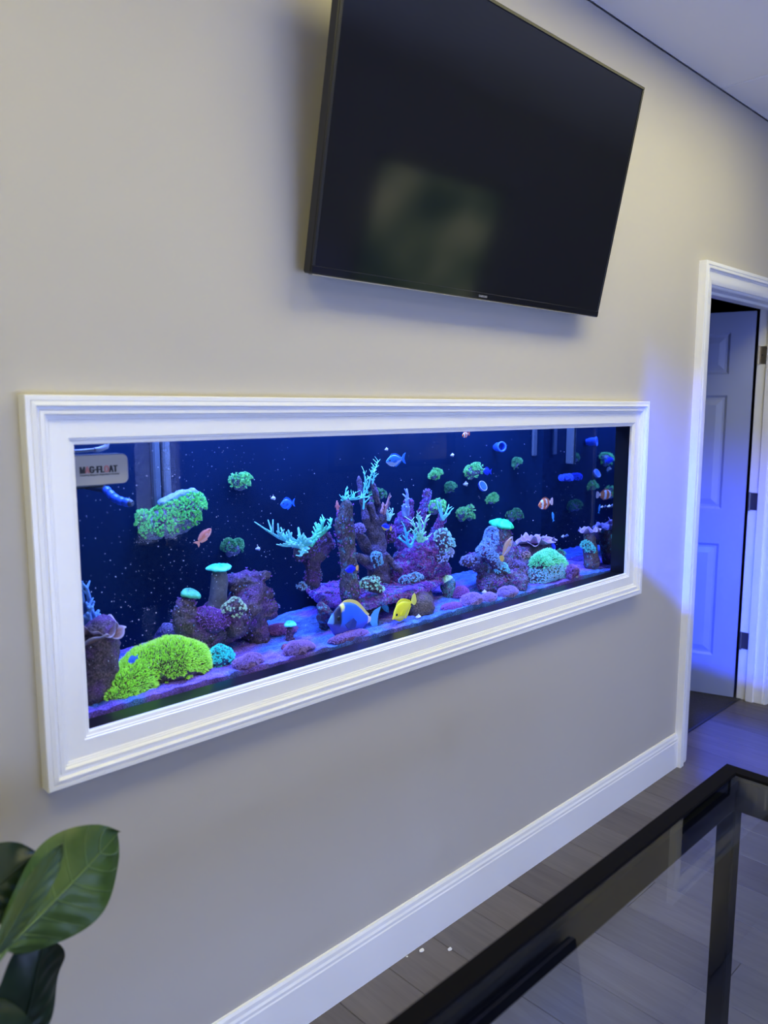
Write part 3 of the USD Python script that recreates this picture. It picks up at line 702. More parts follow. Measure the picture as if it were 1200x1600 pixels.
def branch_mesh(p0, d0, length, r, seed, side=9, side_len=.35, curl=.5, seg=6, lvl=1):
    """one branch as one solid: a bending stem with short side twigs"""
    rg = np.random.default_rng(seed); pts, d = [np.array(p0, float)], np.array(d0, float) / np.linalg.norm(d0)
    n = 6; parts = []
    for i in range(n):
        d = d + rg.normal(0, .16, 3) * curl + [0, 0, .05]; d /= np.linalg.norm(d); pts.append(pts[-1] + d * length / n)
    rad = np.linspace(r, r * .45, n + 1)
    for i in range(n): parts.append(m3.Manifold.batch_hull([sph(pts[i], rad[i], seg), sph(pts[i + 1], rad[i + 1], seg)]))
    for k in range(side):
        i = rg.integers(1, n + 1); q = pts[i]; ax = pts[i] - pts[i - 1]; ax /= np.linalg.norm(ax)
        s = rg.normal(0, 1, 3); s -= ax * (s @ ax) * .6; s[2] = abs(s[2]) * .7 + .1; s /= np.linalg.norm(s) + 1e-9; s = s * .8 + ax * .5; s /= np.linalg.norm(s)
        L = length * side_len * rg.uniform(.5, 1.2); e = q + s * L
        parts.append(m3.Manifold.batch_hull([sph(q, rad[i] * .85, seg), sph(e, rad[i] * .5, seg)]))
        if lvl > 1 and rg.random() < .8:
            s2 = s + rg.normal(0, .6, 3); s2 /= np.linalg.norm(s2); parts.append(m3.Manifold.batch_hull([sph(q + s * L * .5, rad[i] * .6, seg), sph(q + s * L * .5 + s2 * L * .6, rad[i] * .4, seg)]))
    return to_tri(m3.Manifold.batch_boolean(parts, m3.OpType.Add)), pts

def stick_coral(name, label, stems, seed, col, tip, r=.004, side=9, side_len=.35, glow='coral_glow', cat='coral', group=None, curl=.5, lvl=1, foot=None):
    """stems: (start, end) pairs; each a branch of its own"""
    T = Thing(name, label, cat, stems[0][0], group)
    if foot is not None:
        t = roughen(bones_mesh([foot], .005), .002, 80, seed); clamp_tank(t); T.add('base', t, 'rock', col=rock_color(t, seed, .4), smooth=True)
    for i, (a, b) in enumerate(stems):
        a, b = np.array(a, float), np.array(b, float); L = np.linalg.norm(b - a)
        t, pts = branch_mesh(a, b - a, L, r, seed + i * 13, side, side_len, curl, lvl=lvl); clamp_tank(t)
        v = np.array(t.vertices); dist = np.min(np.linalg.norm(v[:, None] - np.array(pts)[None], axis=2), 1)
        k = np.clip((dist - r * .6) / (L * side_len * .8) + np.clip(((v - a) @ (b - a) / L / L - .55), 0, 1) * .9, 0, 1)[:, None]
        c = np.array(col) * (1 - k) + np.array(tip) * k
        T.add('branch', t, glow, col=c * (.8 + .4 * fbm(v * 200, 2, seed))[:, None], smooth=True)
    return T

def plate(T, center, rx, ry, h, col, rim, seed, name='plate', glow='coral_dull', lobes=5, tilt=(0, 0), thick=.004):
    """ruffled plate coral: a wavy cup with a thick rim"""
    rg = np.random.default_rng(seed); NR, NA = 12, 72; v, c, f = [], [], []
    ph = rg.uniform(0, 6.28, 4)
    for side in (0, 1):
        for i in range(NR):
            q = (i + .3) / (NR - .7)
            for j in range(NA):
                a = 2 * math.pi * j / NA
                e = 1 + .16 * math.sin(lobes * a + ph[0]) + .08 * math.sin((lobes * 2 + 1) * a + ph[1])
                z = h * q * q * (1 + .5 * math.sin(lobes * a + ph[2])) + .30 * h * q ** 3 * math.sin((lobes + 4) * a + ph[3]) - (thick * (1.1 - .5 * q) if side else 0)
                x, y = rx * q * e * math.cos(a), ry * q * e * math.sin(a)
                v.append([center[0] + x, center[1] + y, center[2] + z + tilt[0] * x + tilt[1] * y])
                k = np.clip((q - .8) / .2, 0, 1); c.append((np.array(col) * (1 - k) + np.array(rim) * k) * (1 if not side else .7))
    n = NR * NA
    for i in range(NR - 1):
        for j in range(NA):
            a, b = i * NA + j, i * NA + (j + 1) % NA
            f += [[a, a + NA, b + NA], [a, b + NA, b], [n + a, n + b + NA, n + a + NA], [n + a, n + b, n + b + NA]]
    for j in range(NA):
        a, b = (NR - 1) * NA + j, (NR - 1) * NA + (j + 1) % NA; f += [[a, n + a, n + b], [a, n + b, b]]
        a, b = j, (j + 1) % NA; f += [[a, b, n + b], [a, n + b, n + a]]
    m = trimesh.Trimesh(np.array(v), np.array(f), process=False); m.fix_normals(); clamp_tank(m)
    c = np.array(c) * (.7 + .6 * fbm(np.array(v) * 130, 2, seed))[:, None]
    T.add(name, m, glow, col=c, smooth=True)
# ---------------------------------------------------------------- rocks and corals, from left to right
# left edge: rock column with plate coral and stick coral
rock('rock_column', 'dark rock column at the far left edge of the tank', chain((0.6529, 0.1700, 0.9465), .05, (0.6698, 0.1700, 0.9999), .05, (0.6752, 0.1700, 1.0489), .045, (0.6851, 0.1700, 1.0754), .032), 11, .006, purple=.25)
T = Thing('plate_coral', 'brown ruffled plate coral on the rock column at the far left', 'coral', (0.6851, 0.1700, 1.0754))
plate(T, (0.6734, 0.1700, 1.0679), .052, .050, .020, (.30, .16, .12), (.55, .42, .50), 3, tilt=(-.05, .0), lobes=4)
plate(T, (0.6784, 0.1500, 1.0626), .050, .036, .014, (.34, .17, .11), (.55, .45, .55), 5, tilt=(.08, 0), lobes=4)
T = stick_coral('stick_coral', 'dusky blue stick coral rising at the far left edge', [((0.6726, 0.2200, 1.0776), (0.6626, 0.2200, 1.1558)), ((0.6897, 0.2200, 1.0742), (0.6756, 0.2200, 1.1608)), ((0.6942, 0.2100, 1.0754), (0.6883, 0.2100, 1.1287)), ((0.6729, 0.2000, 1.0817), (0.6754, 0.2000, 1.1286))], 21, (.10, .24, .55), (.20, .45, .70), r=.009, side=10, side_len=.28, glow='coral_dull')

# big green star polyp mat
T = mat_coral('star_polyp_mat', 'large bright yellow-green carpet of star polyps at the lower left', 'coral',
    chain((0.7137, 0.1458, 0.9400), .040, (0.7999, 0.1889, 0.9550), .050, (0.8506, 0.1740, 0.9620), .060, (0.8958, 0.1655, 0.9550), .045) + chain((0.6870, 0.1265, 0.9350), .022, (0.7575, 0.1587, 0.9400), .040), 31, 14000, .0075, .00075,
    (.30, .82, .05), (.55, 1.0, .10), (.75, 1.0, .35), amp=.006, freq=26, edge=.008, up_min=-.25)
rock('live_rock', 'small purple crusted rock behind the star polyp carpet', chain((0.9349, 0.3903, 0.9450), .022, (0.9263, 0.3300, 0.9923), .020), 33, .006, purple=.7, alt=LILAC)

# left rock structure
D = chain((0.9847, 0.2500, 0.9622), .046, (0.9500, 0.2500, 1.0043), .040, (0.9338, 0.2500, 1.0451), .032, (0.9295, 0.2500, 1.0686), .024, (0.9421, 0.2500, 1.0761), .015)
D += chain((0.9851, 0.2500, 0.9721), .045, (1.0486, 0.2600, 0.9991), .050, (1.1183, 0.2600, 1.0289), .055, (1.1408, 0.2700, 1.0841), .040, (1.1010, 0.2700, 1.0958), .030)
D += chain((1.1400, 0.2700, 1.0581), .040, (1.1869, 0.2600, 1.0607), .018) + chain((1.1183, 0.2600, 1.0289), .045, (1.1827, 0.2500, 1.0101), .026, (1.1994, 0.2500, 1.0016), .012) + chain((1.1321, 0.2600, 1.0176), .040, (1.1428, 0.2600, 0.9628), .036, (1.1558, 0.2500, 0.9392), .024)
D += chain((1.0391, 0.2600, 1.0010), .040, (1.0348, 0.2600, 1.0442), .030) + chain((1.1589, 0.2600, 1.1004), .016, (1.1840, 0.2600, 1.1087), .012)
rock('live_rock', 'large craggy dark purple rock with drooping right lobe, left in the tank', D, 41, .0095, 42, purple=.30, top=.75, growth=220)
T = Thing('leather_coral', 'tall leather coral with flat turquoise cap on the left rock', 'coral', (1.0280, 0.2450, 1.0650))
t = roughen(bones_mesh(chain((1.0177, 0.2450, 1.0368), .026, (1.0249, 0.2450, 1.0822), .0225, (1.0298, 0.2450, 1.1180), .0215, (1.0303, 0.2450, 1.1311), .021), .006), .0012, 60, 43)
T.add('stalk', t, 'coral_dull', col=flat_col(t, (.13, .12, .14), 2), smooth=True)
def cap(T, c, r, h, col, rim, seed, tilt=(0, 0), wav=.12, glow='coral_glow'):
    rg = np.random.default_rng(seed); v, cc, f = [], [], []; NR, NA = 10, 40; ph = rg.uniform(0, 6.28, 3)
    prof = [(.02, h), (.3, h * .97), (.55, h * .86), (.78, h * .66), (.93, h * .36), (1.0, h * .1), (.98, -h * .15), (.88, -h * .3), (.6, -h * .35), (.02, -h * .35)]
    for i, (q, z) in enumerate(prof):
        for j in range(NA):
            a = 2 * math.pi * j / NA; e = 1 + wav * math.sin(3 * a + ph[0]) * q + .5 * wav * math.sin(7 * a + ph[1]) * q
            x, y = r * q * e * math.cos(a), r * q * e * math.sin(a); v.append([c[0] + x, c[1] + y, c[2] + z * (1 + .15 * math.sin(5 * a + ph[2])) + tilt[0] * x + tilt[1] * y])
            k = np.clip((q - .6) / .4, 0, 1) if i < 6 else .3; cc.append((np.array(col) * (1 - k) + np.array(rim) * k) * (1 if i < 7 else .6))
    for i in range(NR - 1):
        for j in range(NA):
            a, b = i * NA + j, i * NA + (j + 1) % NA; f += [[a, a + NA, b + NA], [a, b + NA, b]]
    m = trimesh.Trimesh(np.array(v), np.array(f), process=False); m.fix_normals()
    cc = np.array(cc) * (.65 + .7 * fbm(np.array(v) * 190, 2, seed))[:, None]
    m.vertices += vnorm(m) * ((fbm(np.array(v) * 170, 2, seed + 1) - .5) * h * .25)[:, None]
    clamp_tank(m)
    return T.add('cap', m, glow, col=cc, smooth=True)
cap(T, (1.0309, 0.2450, 1.1509), .031, .011, (.03, .62, .50), (.15, .95, .80), 44)
T = Thing('leather_coral', 'short leather coral with sloping green cap on the leftmost knob of the left rock', 'coral', (0.9432, 0.2450, 1.0881))
cap(T, (0.9453, 0.2450, 1.0958), .024, .016, (.06, .38, .22), (.12, .70, .45), 45, tilt=(-.25, 0))
T = mat_coral('encrusting_coral', 'purple crust coral in the saddle of the left rock', 'coral', chain((0.9690, 0.2250, 1.0433), .022, (0.9932, 0.2150, 1.0243), .030, (1.0278, 0.2200, 1.0231), .022), 46, 900, .004, .0016, (.35, .10, .55), (.50, .20, .75), (.55, .25, .8), style='polyp', floor=False, glow='coral_dull', purple=.9)
T = mat_coral('mushroom_coral', 'knobby pale green coral on the front of the left rock', 'coral', chain((1.0222, 0.1950, 1.0538), .012, (1.0412, 0.1950, 1.0619), .016, (1.0579, 0.1950, 1.0489), .011) + chain((1.0410, 0.1950, 1.0553), .014, (1.0437, 0.2050, 0.9946), .022), 47, 120, .004, .0042, (.35, .55, .38), (.50, .70, .50), (.5, .7, .5), style='polyp', floor=False, keep=lambda c: (c[:, 2] > (1.0404, 0.1950, 1.0356)[2]) * 1.0)

# small dome corals at the front left
def dome(name, label, px, r, h, seed, cA, cB, base, n=900, length=.004, rad=.0022, stretch=(1, .8), glow='polyp', style='polyp', **k):
    c = np.array(px, float); c[1] = max(c[1], GY + .034); stretch = (stretch[0], max(.012, min(stretch[1] * r, c[1] - GY - .015)) / r); b = [(c + [-r * .35 * stretch[0], 0, h * .15], r * .75, c + [r * .35 * stretch[0], 0, h * .15], r * .75)]
    t = trimesh.creation.icosphere(4, 1.0); t.vertices *= [r * stretch[0], r * stretch[1], h]
    vv = np.array(t.vertices); vv[:, :2] *= (.72 + .56 * fbm(np.column_stack([vv[:, :2] / np.linalg.norm(vv[:, :2], axis=1, keepdims=True).clip(1e-6) * 1.4, vv[:, :1] * 0]), 2, seed))[:, None]
    t.vertices = vv + c; t.vertices += vnorm(t) * ((fbm(np.array(t.vertices) * 45, 3, seed) - .5) * h * .7)[:, None]; clamp_tank(t, SZ - .012)
    T = Thing(name, label, 'coral', c); T.add('base', t, 'coral_dull', col=flat_col(t, base, seed), smooth=True)
    p, nn = sample(t, n, seed, -.1); ok = (p[:, 1] > GY + .015) & (p[:, 1] < BY - .002); p, nn = p[ok], nn[ok]
    m, cc = polyps(p, nn, length, rad, np.array(cA), np.array(cB), seed + 2) if style == 'polyp' else blades(p, nn, length, rad, np.array(cA), np.array(cB), np.array(cB), seed + 2)
    clamp_tank(m); T.add('polyps', m, glow, col=cc, kind='stuff'); return T
PURP, PURP2 = (.42, .24, .58), (.58, .38, .75)
dome('dome_coral', 'round turquoise speckled dome coral beside the star polyp carpet', (0.9748, 0.1634, 0.9450), .036, .030, 51, (.02, .62, .62), (.12, .90, .85), (.05, .12, .16), n=1500, length=.0035, rad=.0017)
dome('dome_coral', 'flat purple dome coral at the front right of the turquoise dome coral', (1.0144, 0.0876, 0.9380), .040, .019, 52, PURP, PURP2, (.26, .14, .34), n=1500, stretch=(1.05, .62), glow='coral_dull', rad=.0018)
dome('dome_coral', 'wide purple dome coral at the front below the small turquoise mushroom coral', (1.1659, 0.0848, 0.9380), .047, .019, 53, PURP, PURP2, (.26, .14, .34), n=1700, stretch=(1.0, .55), glow='coral_dull', rad=.0018)
dome('dome_coral', 'low purple coral patch behind the small turquoise mushroom coral', (1.2340, 0.2699, 0.9420), .046, .012, 54, (.42, .14, .45), (.5, .2, .55), (.2, .07, .22), n=1300, stretch=(1.0, .8), glow='coral_dull', rad=.0018)
dome('dome_coral', 'purple coral patch under the big blue tang', (1.3400, 0.0744, 0.9350), .050, .012, 55, PURP, PURP2, (.2, .09, .26), n=1000, stretch=(1.2, .35), glow='coral_dull', rad=.0018)
T = mat_coral('mushroom_coral', 'small turquoise mushroom coral on a thin dark stalk in the sand', 'coral', chain((1.2126, 0.1978, 0.9350), .010, (1.2148, 0.2000, 0.9625), .009), 56, 30, .004, .003, (.2, .1, .2), (.3, .12, .3), (.3, .1, .3), style='polyp', glow='coral_dull')
cap(T, (1.2151, 0.2000, 0.9766), .0165, .010, (.03, .65, .52), (.15, .95, .80), 57)
rock('rubble_stone', 'small reddish stone on the sand beside the small turquoise mushroom coral', [((1.1503, 0.1340, 0.9420), .012)], 58, .003, 70, purple=.8, alt=np.array([.4, .12, .2]))

# middle structure: slab, legs, pillars
def plate_bones(pts, z0, z1, r):
    """a flat slab: every triangle of the outline's fan, thickened by r"""
    c = np.mean(pts, 0); b = []
    for p, q in zip(pts, pts[1:] + pts[:1]):
        b.append(m3.Manifold.batch_hull([sph((*x, z), rr, 12) for x, z, rr in ((p, z0, r * .75), (q, z0, r * .75), (c, z1, r * 1.2))]))
    return b
SL = [(1.4754, 0.4611, 1.0000)[:2], (1.4169, 0.3193, 1.0000)[:2], (1.4033, 0.2159, 1.0000)[:2], (1.4444, 0.1658, 1.0000)[:2], (1.5265, 0.1589, 1.0000)[:2], (1.6427, 0.1675, 1.0000)[:2], (1.7631, 0.1942, 1.0000)[:2], (1.8731, 0.2440, 1.0000)[:2], (1.8945, 0.3214, 1.0000)[:2], (1.7668, 0.3473, 1.0000)[:2], (1.6003, 0.3523, 1.0000)[:2], (1.5333, 0.4299, 1.0000)[:2]]
slab_m = to_tri(m3.Manifold.batch_boolean(plate_bones(SL, .992, .996, .016), m3.OpType.Add).refine_to_length(.0065))
slab_m = clamp_tank(roughen(slab_m, .006, 44, 61))
rock_thing('rock_slab', 'wide flat purple crusted rock slab across the middle of the tank', slab_m, 61, .95, .7, BROWN, np.array([.26, .09, .52]), .15, 'rock', 2600)
rock('rock_boulder', 'big brown boulder under the right part of the middle slab', chain((1.6643, 0.1476, 0.9500), .045, (1.7828, 0.2600, 0.9455), .045, (1.7375, 0.3000, 0.9377), .035), 62, .004, 28, purple=.18, top=.1, base=np.array([.14, .10, .08]))
rock('rock_boulder', 'brown block of rock under the left part of the middle slab', chain((1.4694, 0.2500, 0.9508), .040, (1.5923, 0.2700, 0.9482), .040, (1.5348, 0.2800, 0.9687), .035), 63, .005, 30, purple=.15, top=.1, base=np.array([.13, .095, .08]))
rock('rock_stub', 'short speckled rock stub standing beneath the left end of the middle slab', chain((1.3725, 0.2315, 0.9350), .022, (1.3294, 0.1900, 0.9851), .021, (1.3182, 0.1900, 1.0054), .017), 64, .006, 60, purple=.35, top=.5, teal=.4)
rock('rock_pillar', 'thick dark rock pillar standing on the middle slab', chain((1.4241, 0.1950, 1.0264), .027, (1.4224, 0.1950, 1.0975), .024, (1.4160, 0.1950, 1.1906), .0225, (1.4095, 0.1950, 1.2551), .021, (1.4145, 0.1950, 1.2800), .017) + chain((1.4037, 0.2000, 1.2006), .016, (1.3923, 0.2000, 1.2400), .013), 65, .005, 60, purple=.22, top=.3, teal=.15, base=np.array([.12, .09, .085]), growth=140)
TREE = chain((1.6211, 0.2800, 1.0249), .036, (1.6158, 0.2800, 1.0926), .030, (1.6160, 0.2800, 1.1608), .024, (1.5999, 0.2800, 1.2143), .016, (1.5867, 0.2800, 1.2590), .010) + chain((1.6187, 0.2800, 1.1605), .022, (1.6270, 0.2800, 1.2275), .012, (1.6109, 0.2800, 1.2805), .009, (1.5950, 0.2800, 1.3327), .005)
TREE += chain((1.6324, 0.2800, 1.1830), .016, (1.6366, 0.2700, 1.2296), .009, (1.6531, 0.2700, 1.2620), .006) + chain((1.5732, 0.2800, 1.1974), .013, (1.5577, 0.2800, 1.2576), .010, (1.5450, 0.2800, 1.3052), .009, (1.5402, 0.2800, 1.3478), .005)
TREE += chain((1.5902, 0.2700, 1.1214), .018, (1.6295, 0.2600, 1.1055), .011, (1.6530, 0.2500, 1.0755), .010, (1.6769, 0.2400, 1.0492), .011) + chain((1.5740, 0.2700, 1.0838), .020, (1.5088, 0.2500, 1.1152), .010) + chain((1.5755, 0.2800, 1.1259), .018, (1.5325, 0.2700, 1.1756), .015) + chain((1.6105, 0.2800, 1.1575), .020, (1.5785, 0.2800, 1.1968), .013)
rock('rock_tree', 'branched dark driftwood-like rock in the middle behind the pillar', TREE, 66, .0035, 60, purple=.24, top=.4, alt=LILAC, edge=.005)
stick_coral('staghorn_coral', 'tall turquoise staghorn coral on the tip of the branched rock', [((1.5413, 0.2620, 1.2550), (1.5574, 0.2620, 1.3498)), ((1.5598, 0.2620, 1.3170), (1.5757, 0.2620, 1.3679)), ((1.5730, 0.2620, 1.3546), (1.6102, 0.2620, 1.3912)), ((1.5571, 0.2620, 1.3018), (1.5394, 0.2620, 1.3642)), ((1.5782, 0.2620, 1.3292), (1.5995, 0.2620, 1.3666))], 67, (.10, .55, .60), (.30, .90, .75), r=.0034, side=9, side_len=.32)
stick_coral('staghorn_coral', 'turquoise staghorn coral sprawling over the top of the pillar', [((1.4118, 0.2000, 1.2852), (1.4194, 0.2000, 1.3316)), ((1.4094, 0.2000, 1.2854), (1.4554, 0.2000, 1.3089)), ((1.4191, 0.2000, 1.2991), (1.4848, 0.2000, 1.2900)), ((1.4142, 0.2000, 1.2904), (1.3931, 0.2000, 1.3048))], 68, (.08, .50, .60), (.20, .90, .70), r=.0034, side=10, side_len=.36)
stick_coral('finger_coral', 'pinkish brown finger coral on the right arm of the branched rock', [((1.6146, 0.2500, 1.2356), (1.6391, 0.2500, 1.2827)), ((1.6038, 0.2500, 1.2406), (1.6146, 0.2500, 1.2631))], 69, (.50, .22, .22), (.65, .35, .35), r=.006, side=4, side_len=.3, glow='coral_dull')
stick_coral('finger_coral', 'pale turquoise tuft coral just right of the branched rock', [((1.6406, 0.2600, 1.2123), (1.6711, 0.2600, 1.2393)), ((1.6406, 0.2600, 1.2203), (1.6351, 0.2600, 1.2446)), ((1.6461, 0.2600, 1.2117), (1.6627, 0.2600, 1.2261))], 70, (.25, .65, .68), (.45, .88, .80), r=.0048, side=7, side_len=.4)
mat_coral('encrusting_coral', 'round mauve crust coral in the gap behind the pillar', 'coral', [((1.5120, 0.2500, 1.1957), .017)], 71, 160, .003, .003, (.32, .22, .45), (.45, .33, .6), (.4, .3, .5), style='polyp', floor=False, glow='coral_dull')
mat_coral('encrusting_coral', 'purple crust coral on the right flank of the branched rock', 'coral', chain((1.6587, 0.2700, 1.1772), .013, (1.6671, 0.2700, 1.1480), .015), 72, 200, .003, .003, (.38, .10, .50), (.5, .2, .65), (.4, .3, .5), style='polyp', floor=False, glow='coral_dull')
mat_coral('encrusting_coral', 'light blue knob coral low on the branched rock', 'coral', chain((1.5584, 0.2250, 1.1120), .014, (1.5637, 0.2250, 1.0918), .012), 73, 120, .004, .004, (.10, .35, .60), (.25, .55, .75), (.2, .5, .8), style='polyp', floor=False)
mat_coral('mushroom_coral', 'pale green cup corals on the slab right of the pillar', 'coral', chain((1.4659, 0.1700, 1.0537), .014, (1.5012, 0.1700, 1.0557), .013) + chain((1.4910, 0.1700, 1.0384), .014, (1.5217, 0.1700, 1.0257), .010), 74, 110, .004, .005, (.20, .52, .42), (.45, .80, .60), (.3, .6, .5), style='polyp', floor=False)
# left small tree with turquoise fan
rock('rock_tree', 'dark mushroom-shaped rock left of the pillar at the back end of the slab', chain((1.3516, 0.2700, 1.0556), .019, (1.3501, 0.2700, 1.1061), .023, (1.3532, 0.2700, 1.1483), .026, (1.3066, 0.2600, 1.1630), .022, (1.2972, 0.2600, 1.1425), .016) + chain((1.3599, 0.2700, 1.1363), .026, (1.4029, 0.2700, 1.1643), .022, (1.3961, 0.2700, 1.1876), .014) + chain((1.3339, 0.2600, 1.1650), .024, (1.3665, 0.2600, 1.1775), .020), 75, .0045, 50, purple=.30, top=.4, floor=False, growth=350)
stick_coral('staghorn_coral', 'pale turquoise staghorn coral reaching left from the mushroom-shaped rock', [((1.3092, 0.2400, 1.1761), (1.1671, 0.2100, 1.2011)), ((1.2979, 0.2400, 1.1739), (1.2323, 0.2200, 1.1708)), ((1.2870, 0.2400, 1.1825), (1.2319, 0.2300, 1.2028)), ((1.2968, 0.2300, 1.1718), (1.2502, 0.2100, 1.1593)), ((1.3229, 0.2400, 1.1817), (1.2630, 0.2200, 1.1950)), ((1.2542, 0.2200, 1.1891), (1.2082, 0.2100, 1.1857))], 76, (.08, .45, .50), (.26, .74, .70), r=.0068, side=18, side_len=.30)
stick_coral('staghorn_coral', 'green staghorn coral climbing right on top of the mushroom-shaped rock', [((1.3217, 0.2500, 1.1805), (1.3751, 0.2500, 1.2035)), ((1.3587, 0.2500, 1.1944), (1.4109, 0.2500, 1.2217)), ((1.3634, 0.2500, 1.1975), (1.3733, 0.2500, 1.2403)), ((1.3227, 0.2400, 1.1744), (1.3423, 0.2300, 1.1878))], 77, (.05, .48, .28), (.18, .85, .55), r=.0065, side=16, side_len=.34)
mat_coral('encrusting_coral', 'speckled blue-grey cluster at the left tip of the slab', 'coral', [((1.3100, 0.2700, 1.0530), .010)], 78, 60, .004, .003, (.2, .4, .5), (.4, .6, .7), (.4, .6, .7), style='polyp', floor=False, glow='coral_dull')
# purple bush right of the middle
BUSH = chain((1.6955, 0.2700, 1.0356), .040, (1.7522, 0.2600, 1.0600), .055, (1.8339, 0.2600, 1.0442), .050, (1.9020, 0.2700, 1.0155), .030) + chain((1.7669, 0.2600, 1.0789), .045, (1.8212, 0.2600, 1.0886), .042) + chain((1.7728, 0.2800, 1.0753), .04, (1.7499, 0.3100, 1.1480), .028, (1.7746, 0.3200, 1.2010), .020, (1.7983, 0.3200, 1.2409), .015)
BUSH += chain((1.8365, 0.2800, 1.0924), .020, (1.8859, 0.2800, 1.1510), .013, (1.9141, 0.2800, 1.1869), .012) + chain((1.8237, 0.3000, 1.1193), .020, (1.8597, 0.3200, 1.1926), .010, (1.8718, 0.3200, 1.2410), .007, (1.8870, 0.3200, 1.2849), .003)
rock('live_rock', 'bushy purple rock mound with two arms on the right of the middle slab', BUSH, 81, .0085, 62, purple=.80, top=.35, alt=np.array([.22, .055, .29]), floor=False, teal=.15, edge=.006, growth=3200)
stick_coral('staghorn_coral', 'pale green staghorn coral fanning out on top of the purple bushy mound', [((1.7475, 0.2250, 1.1357), (1.7470, 0.2250, 1.1930)), ((1.7474, 0.2250, 1.1439), (1.7008, 0.2250, 1.1978)), ((1.7503, 0.2250, 1.1436), (1.7824, 0.2250, 1.2016)), ((1.7416, 0.2250, 1.1364), (1.7124, 0.2250, 1.1683)), ((1.7592, 0.2250, 1.1343), (1.7949, 0.2250, 1.1507)), ((1.7501, 0.2250, 1.1784), (1.7409, 0.2250, 1.2240))], 82, (.14, .55, .35), (.50, .95, .72), r=.005, side=8, side_len=.34, curl=.35)
stick_coral('staghorn_coral', 'bright blue-turquoise staghorn coral on the left shoulder of the purple bushy mound', [((1.6852, 0.2150, 1.1325), (1.6652, 0.2150, 1.1907)), ((1.6908, 0.2150, 1.1318), (1.6487, 0.2150, 1.1569)), ((1.6966, 0.2150, 1.1270), (1.7251, 0.2150, 1.1559)), ((1.6909, 0.2150, 1.1277), (1.7022, 0.2150, 1.1384))], 83, (.05, .42, .75), (.15, .75, .90), r=.005, side=7, side_len=.34)
stick_coral('staghorn_coral', 'pale turquoise forked coral on the raised right arm of the purple bushy mound', [((1.9061, 0.2700, 1.1844), (1.8895, 0.2700, 1.2417)), ((1.9093, 0.2700, 1.1841), (1.9408, 0.2700, 1.2286)), ((1.9124, 0.2700, 1.1881), (1.9575, 0.2700, 1.2076)), ((1.8996, 0.2700, 1.1937), (1.8737, 0.2700, 1.2494))], 84, (.12, .60, .62), (.35, .90, .80), r=.0045, side=3, side_len=.3, curl=.3)
mat_coral('finger_coral', 'frosty turquoise clump coral on the right edge of the purple bushy mound', 'coral', chain((1.8476, 0.2200, 1.1410), .017, (1.8604, 0.2200, 1.1184), .018, (1.8857, 0.2200, 1.1111), .011) + chain((1.8323, 0.2200, 1.1261), .014, (1.8563, 0.2300, 1.0922), .022), 85, 260, .008, .004, (.22, .58, .62), (.45, .80, .78), (.4, .8, .8), style='polyp', floor=False)
mat_coral('finger_coral', 'pale lilac finger coral on the lower right of the purple bushy mound', 'coral', chain((1.8398, 0.2150, 1.0711), .016, (1.8647, 0.2150, 1.0804), .014), 86, 140, .010, .0035, (.40, .45, .75), (.55, .6, .85), (.6, .65, .9), style='polyp', floor=False, glow='coral_dull')
stick_coral('finger_coral', 'faint lilac finger coral on the top left of the purple bushy mound', [((1.7652, 0.3050, 1.2076), (1.7590, 0.3050, 1.2933)), ((1.7711, 0.3050, 1.2070), (1.7829, 0.3050, 1.2436)), ((1.7593, 0.3050, 1.2082), (1.7475, 0.3050, 1.2425))], 87, (.25, .32, .60), (.35, .48, .75), r=.008, side=7, side_len=.26, glow='coral_dull')
mat_coral('encrusting_coral', 'light blue crust coral on the slab edge above the yellow tang', 'coral', chain((1.6022, 0.1550, 1.0421), .012, (1.6570, 0.1600, 1.0406), .014, (1.6873, 0.1700, 1.0363), .010), 88, 200, .004, .0035, (.12, .45, .62), (.40, .55, .80), (.3, .6, .8), style='polyp', floor=False, glow='coral_dull')

# small rock on the sand, right of the middle
rock('live_rock', 'small knobbly blue-grey rock standing alone on the sand right of the slab', chain((1.8799, 0.2210, 0.9400), .020, (1.8954, 0.2350, 0.9676), .022, (1.9081, 0.2350, 0.9808), .015), 91, .006, 60, purple=.4, teal=.75, alt=LILAC)
T = Thing('cup_coral', 'pale green cup coral on the small lone rock', 'coral', (1.8853, 0.2320, 0.9892))
cap(T, (1.8741, 0.2250, 0.9921), .019, .012, (.30, .55, .38), (.40, .80, .62), 92, tilt=(.3, -.2))
dome('dome_coral', 'reddish purple coral mound just right of the small lone rock', (1.9096, 0.1883, 0.9450), .030, .022, 93, (.42, .16, .50), (.52, .22, .6), (.25, .08, .28), n=900, glow='coral_dull', rad=.002)
dome('dome_coral', 'broad pale lilac dome coral at the front right of the small lone rock', (1.8640, 0.1068, 0.9420), .040, .026, 94, (.45, .30, .70), (.58, .42, .82), (.3, .2, .5), n=1700, stretch=(1, .7), glow='coral_dull', rad=.002)
dome('dome_coral', 'pale lilac dome coral against the glass in front of the broad lilac one', (1.9383, 0.0908, 0.9360), .030, .020, 95, (.45, .32, .72), (.6, .44, .85), (.3, .2, .5), n=1100, stretch=(1.2, .5), glow='coral_dull', rad=.002)
dome('dome_coral', 'pale lilac dome coral at the front below the right reef mound', (2.0459, 0.0949, 0.9360), .036, .022, 96, (.42, .30, .70), (.55, .42, .82), (.3, .2, .5), n=1300, stretch=(1.2, .5), glow='coral_dull', rad=.002)
dome('dome_coral', 'purple speckled coral patch at the front glass left of the broad lilac dome', (1.7759, 0.1134, 0.9360), .034, .012, 97, (.40, .16, .55), (.5, .25, .68), (.2, .08, .28), n=1200, stretch=(1.2, .5), glow='coral_dull', rad=.002)

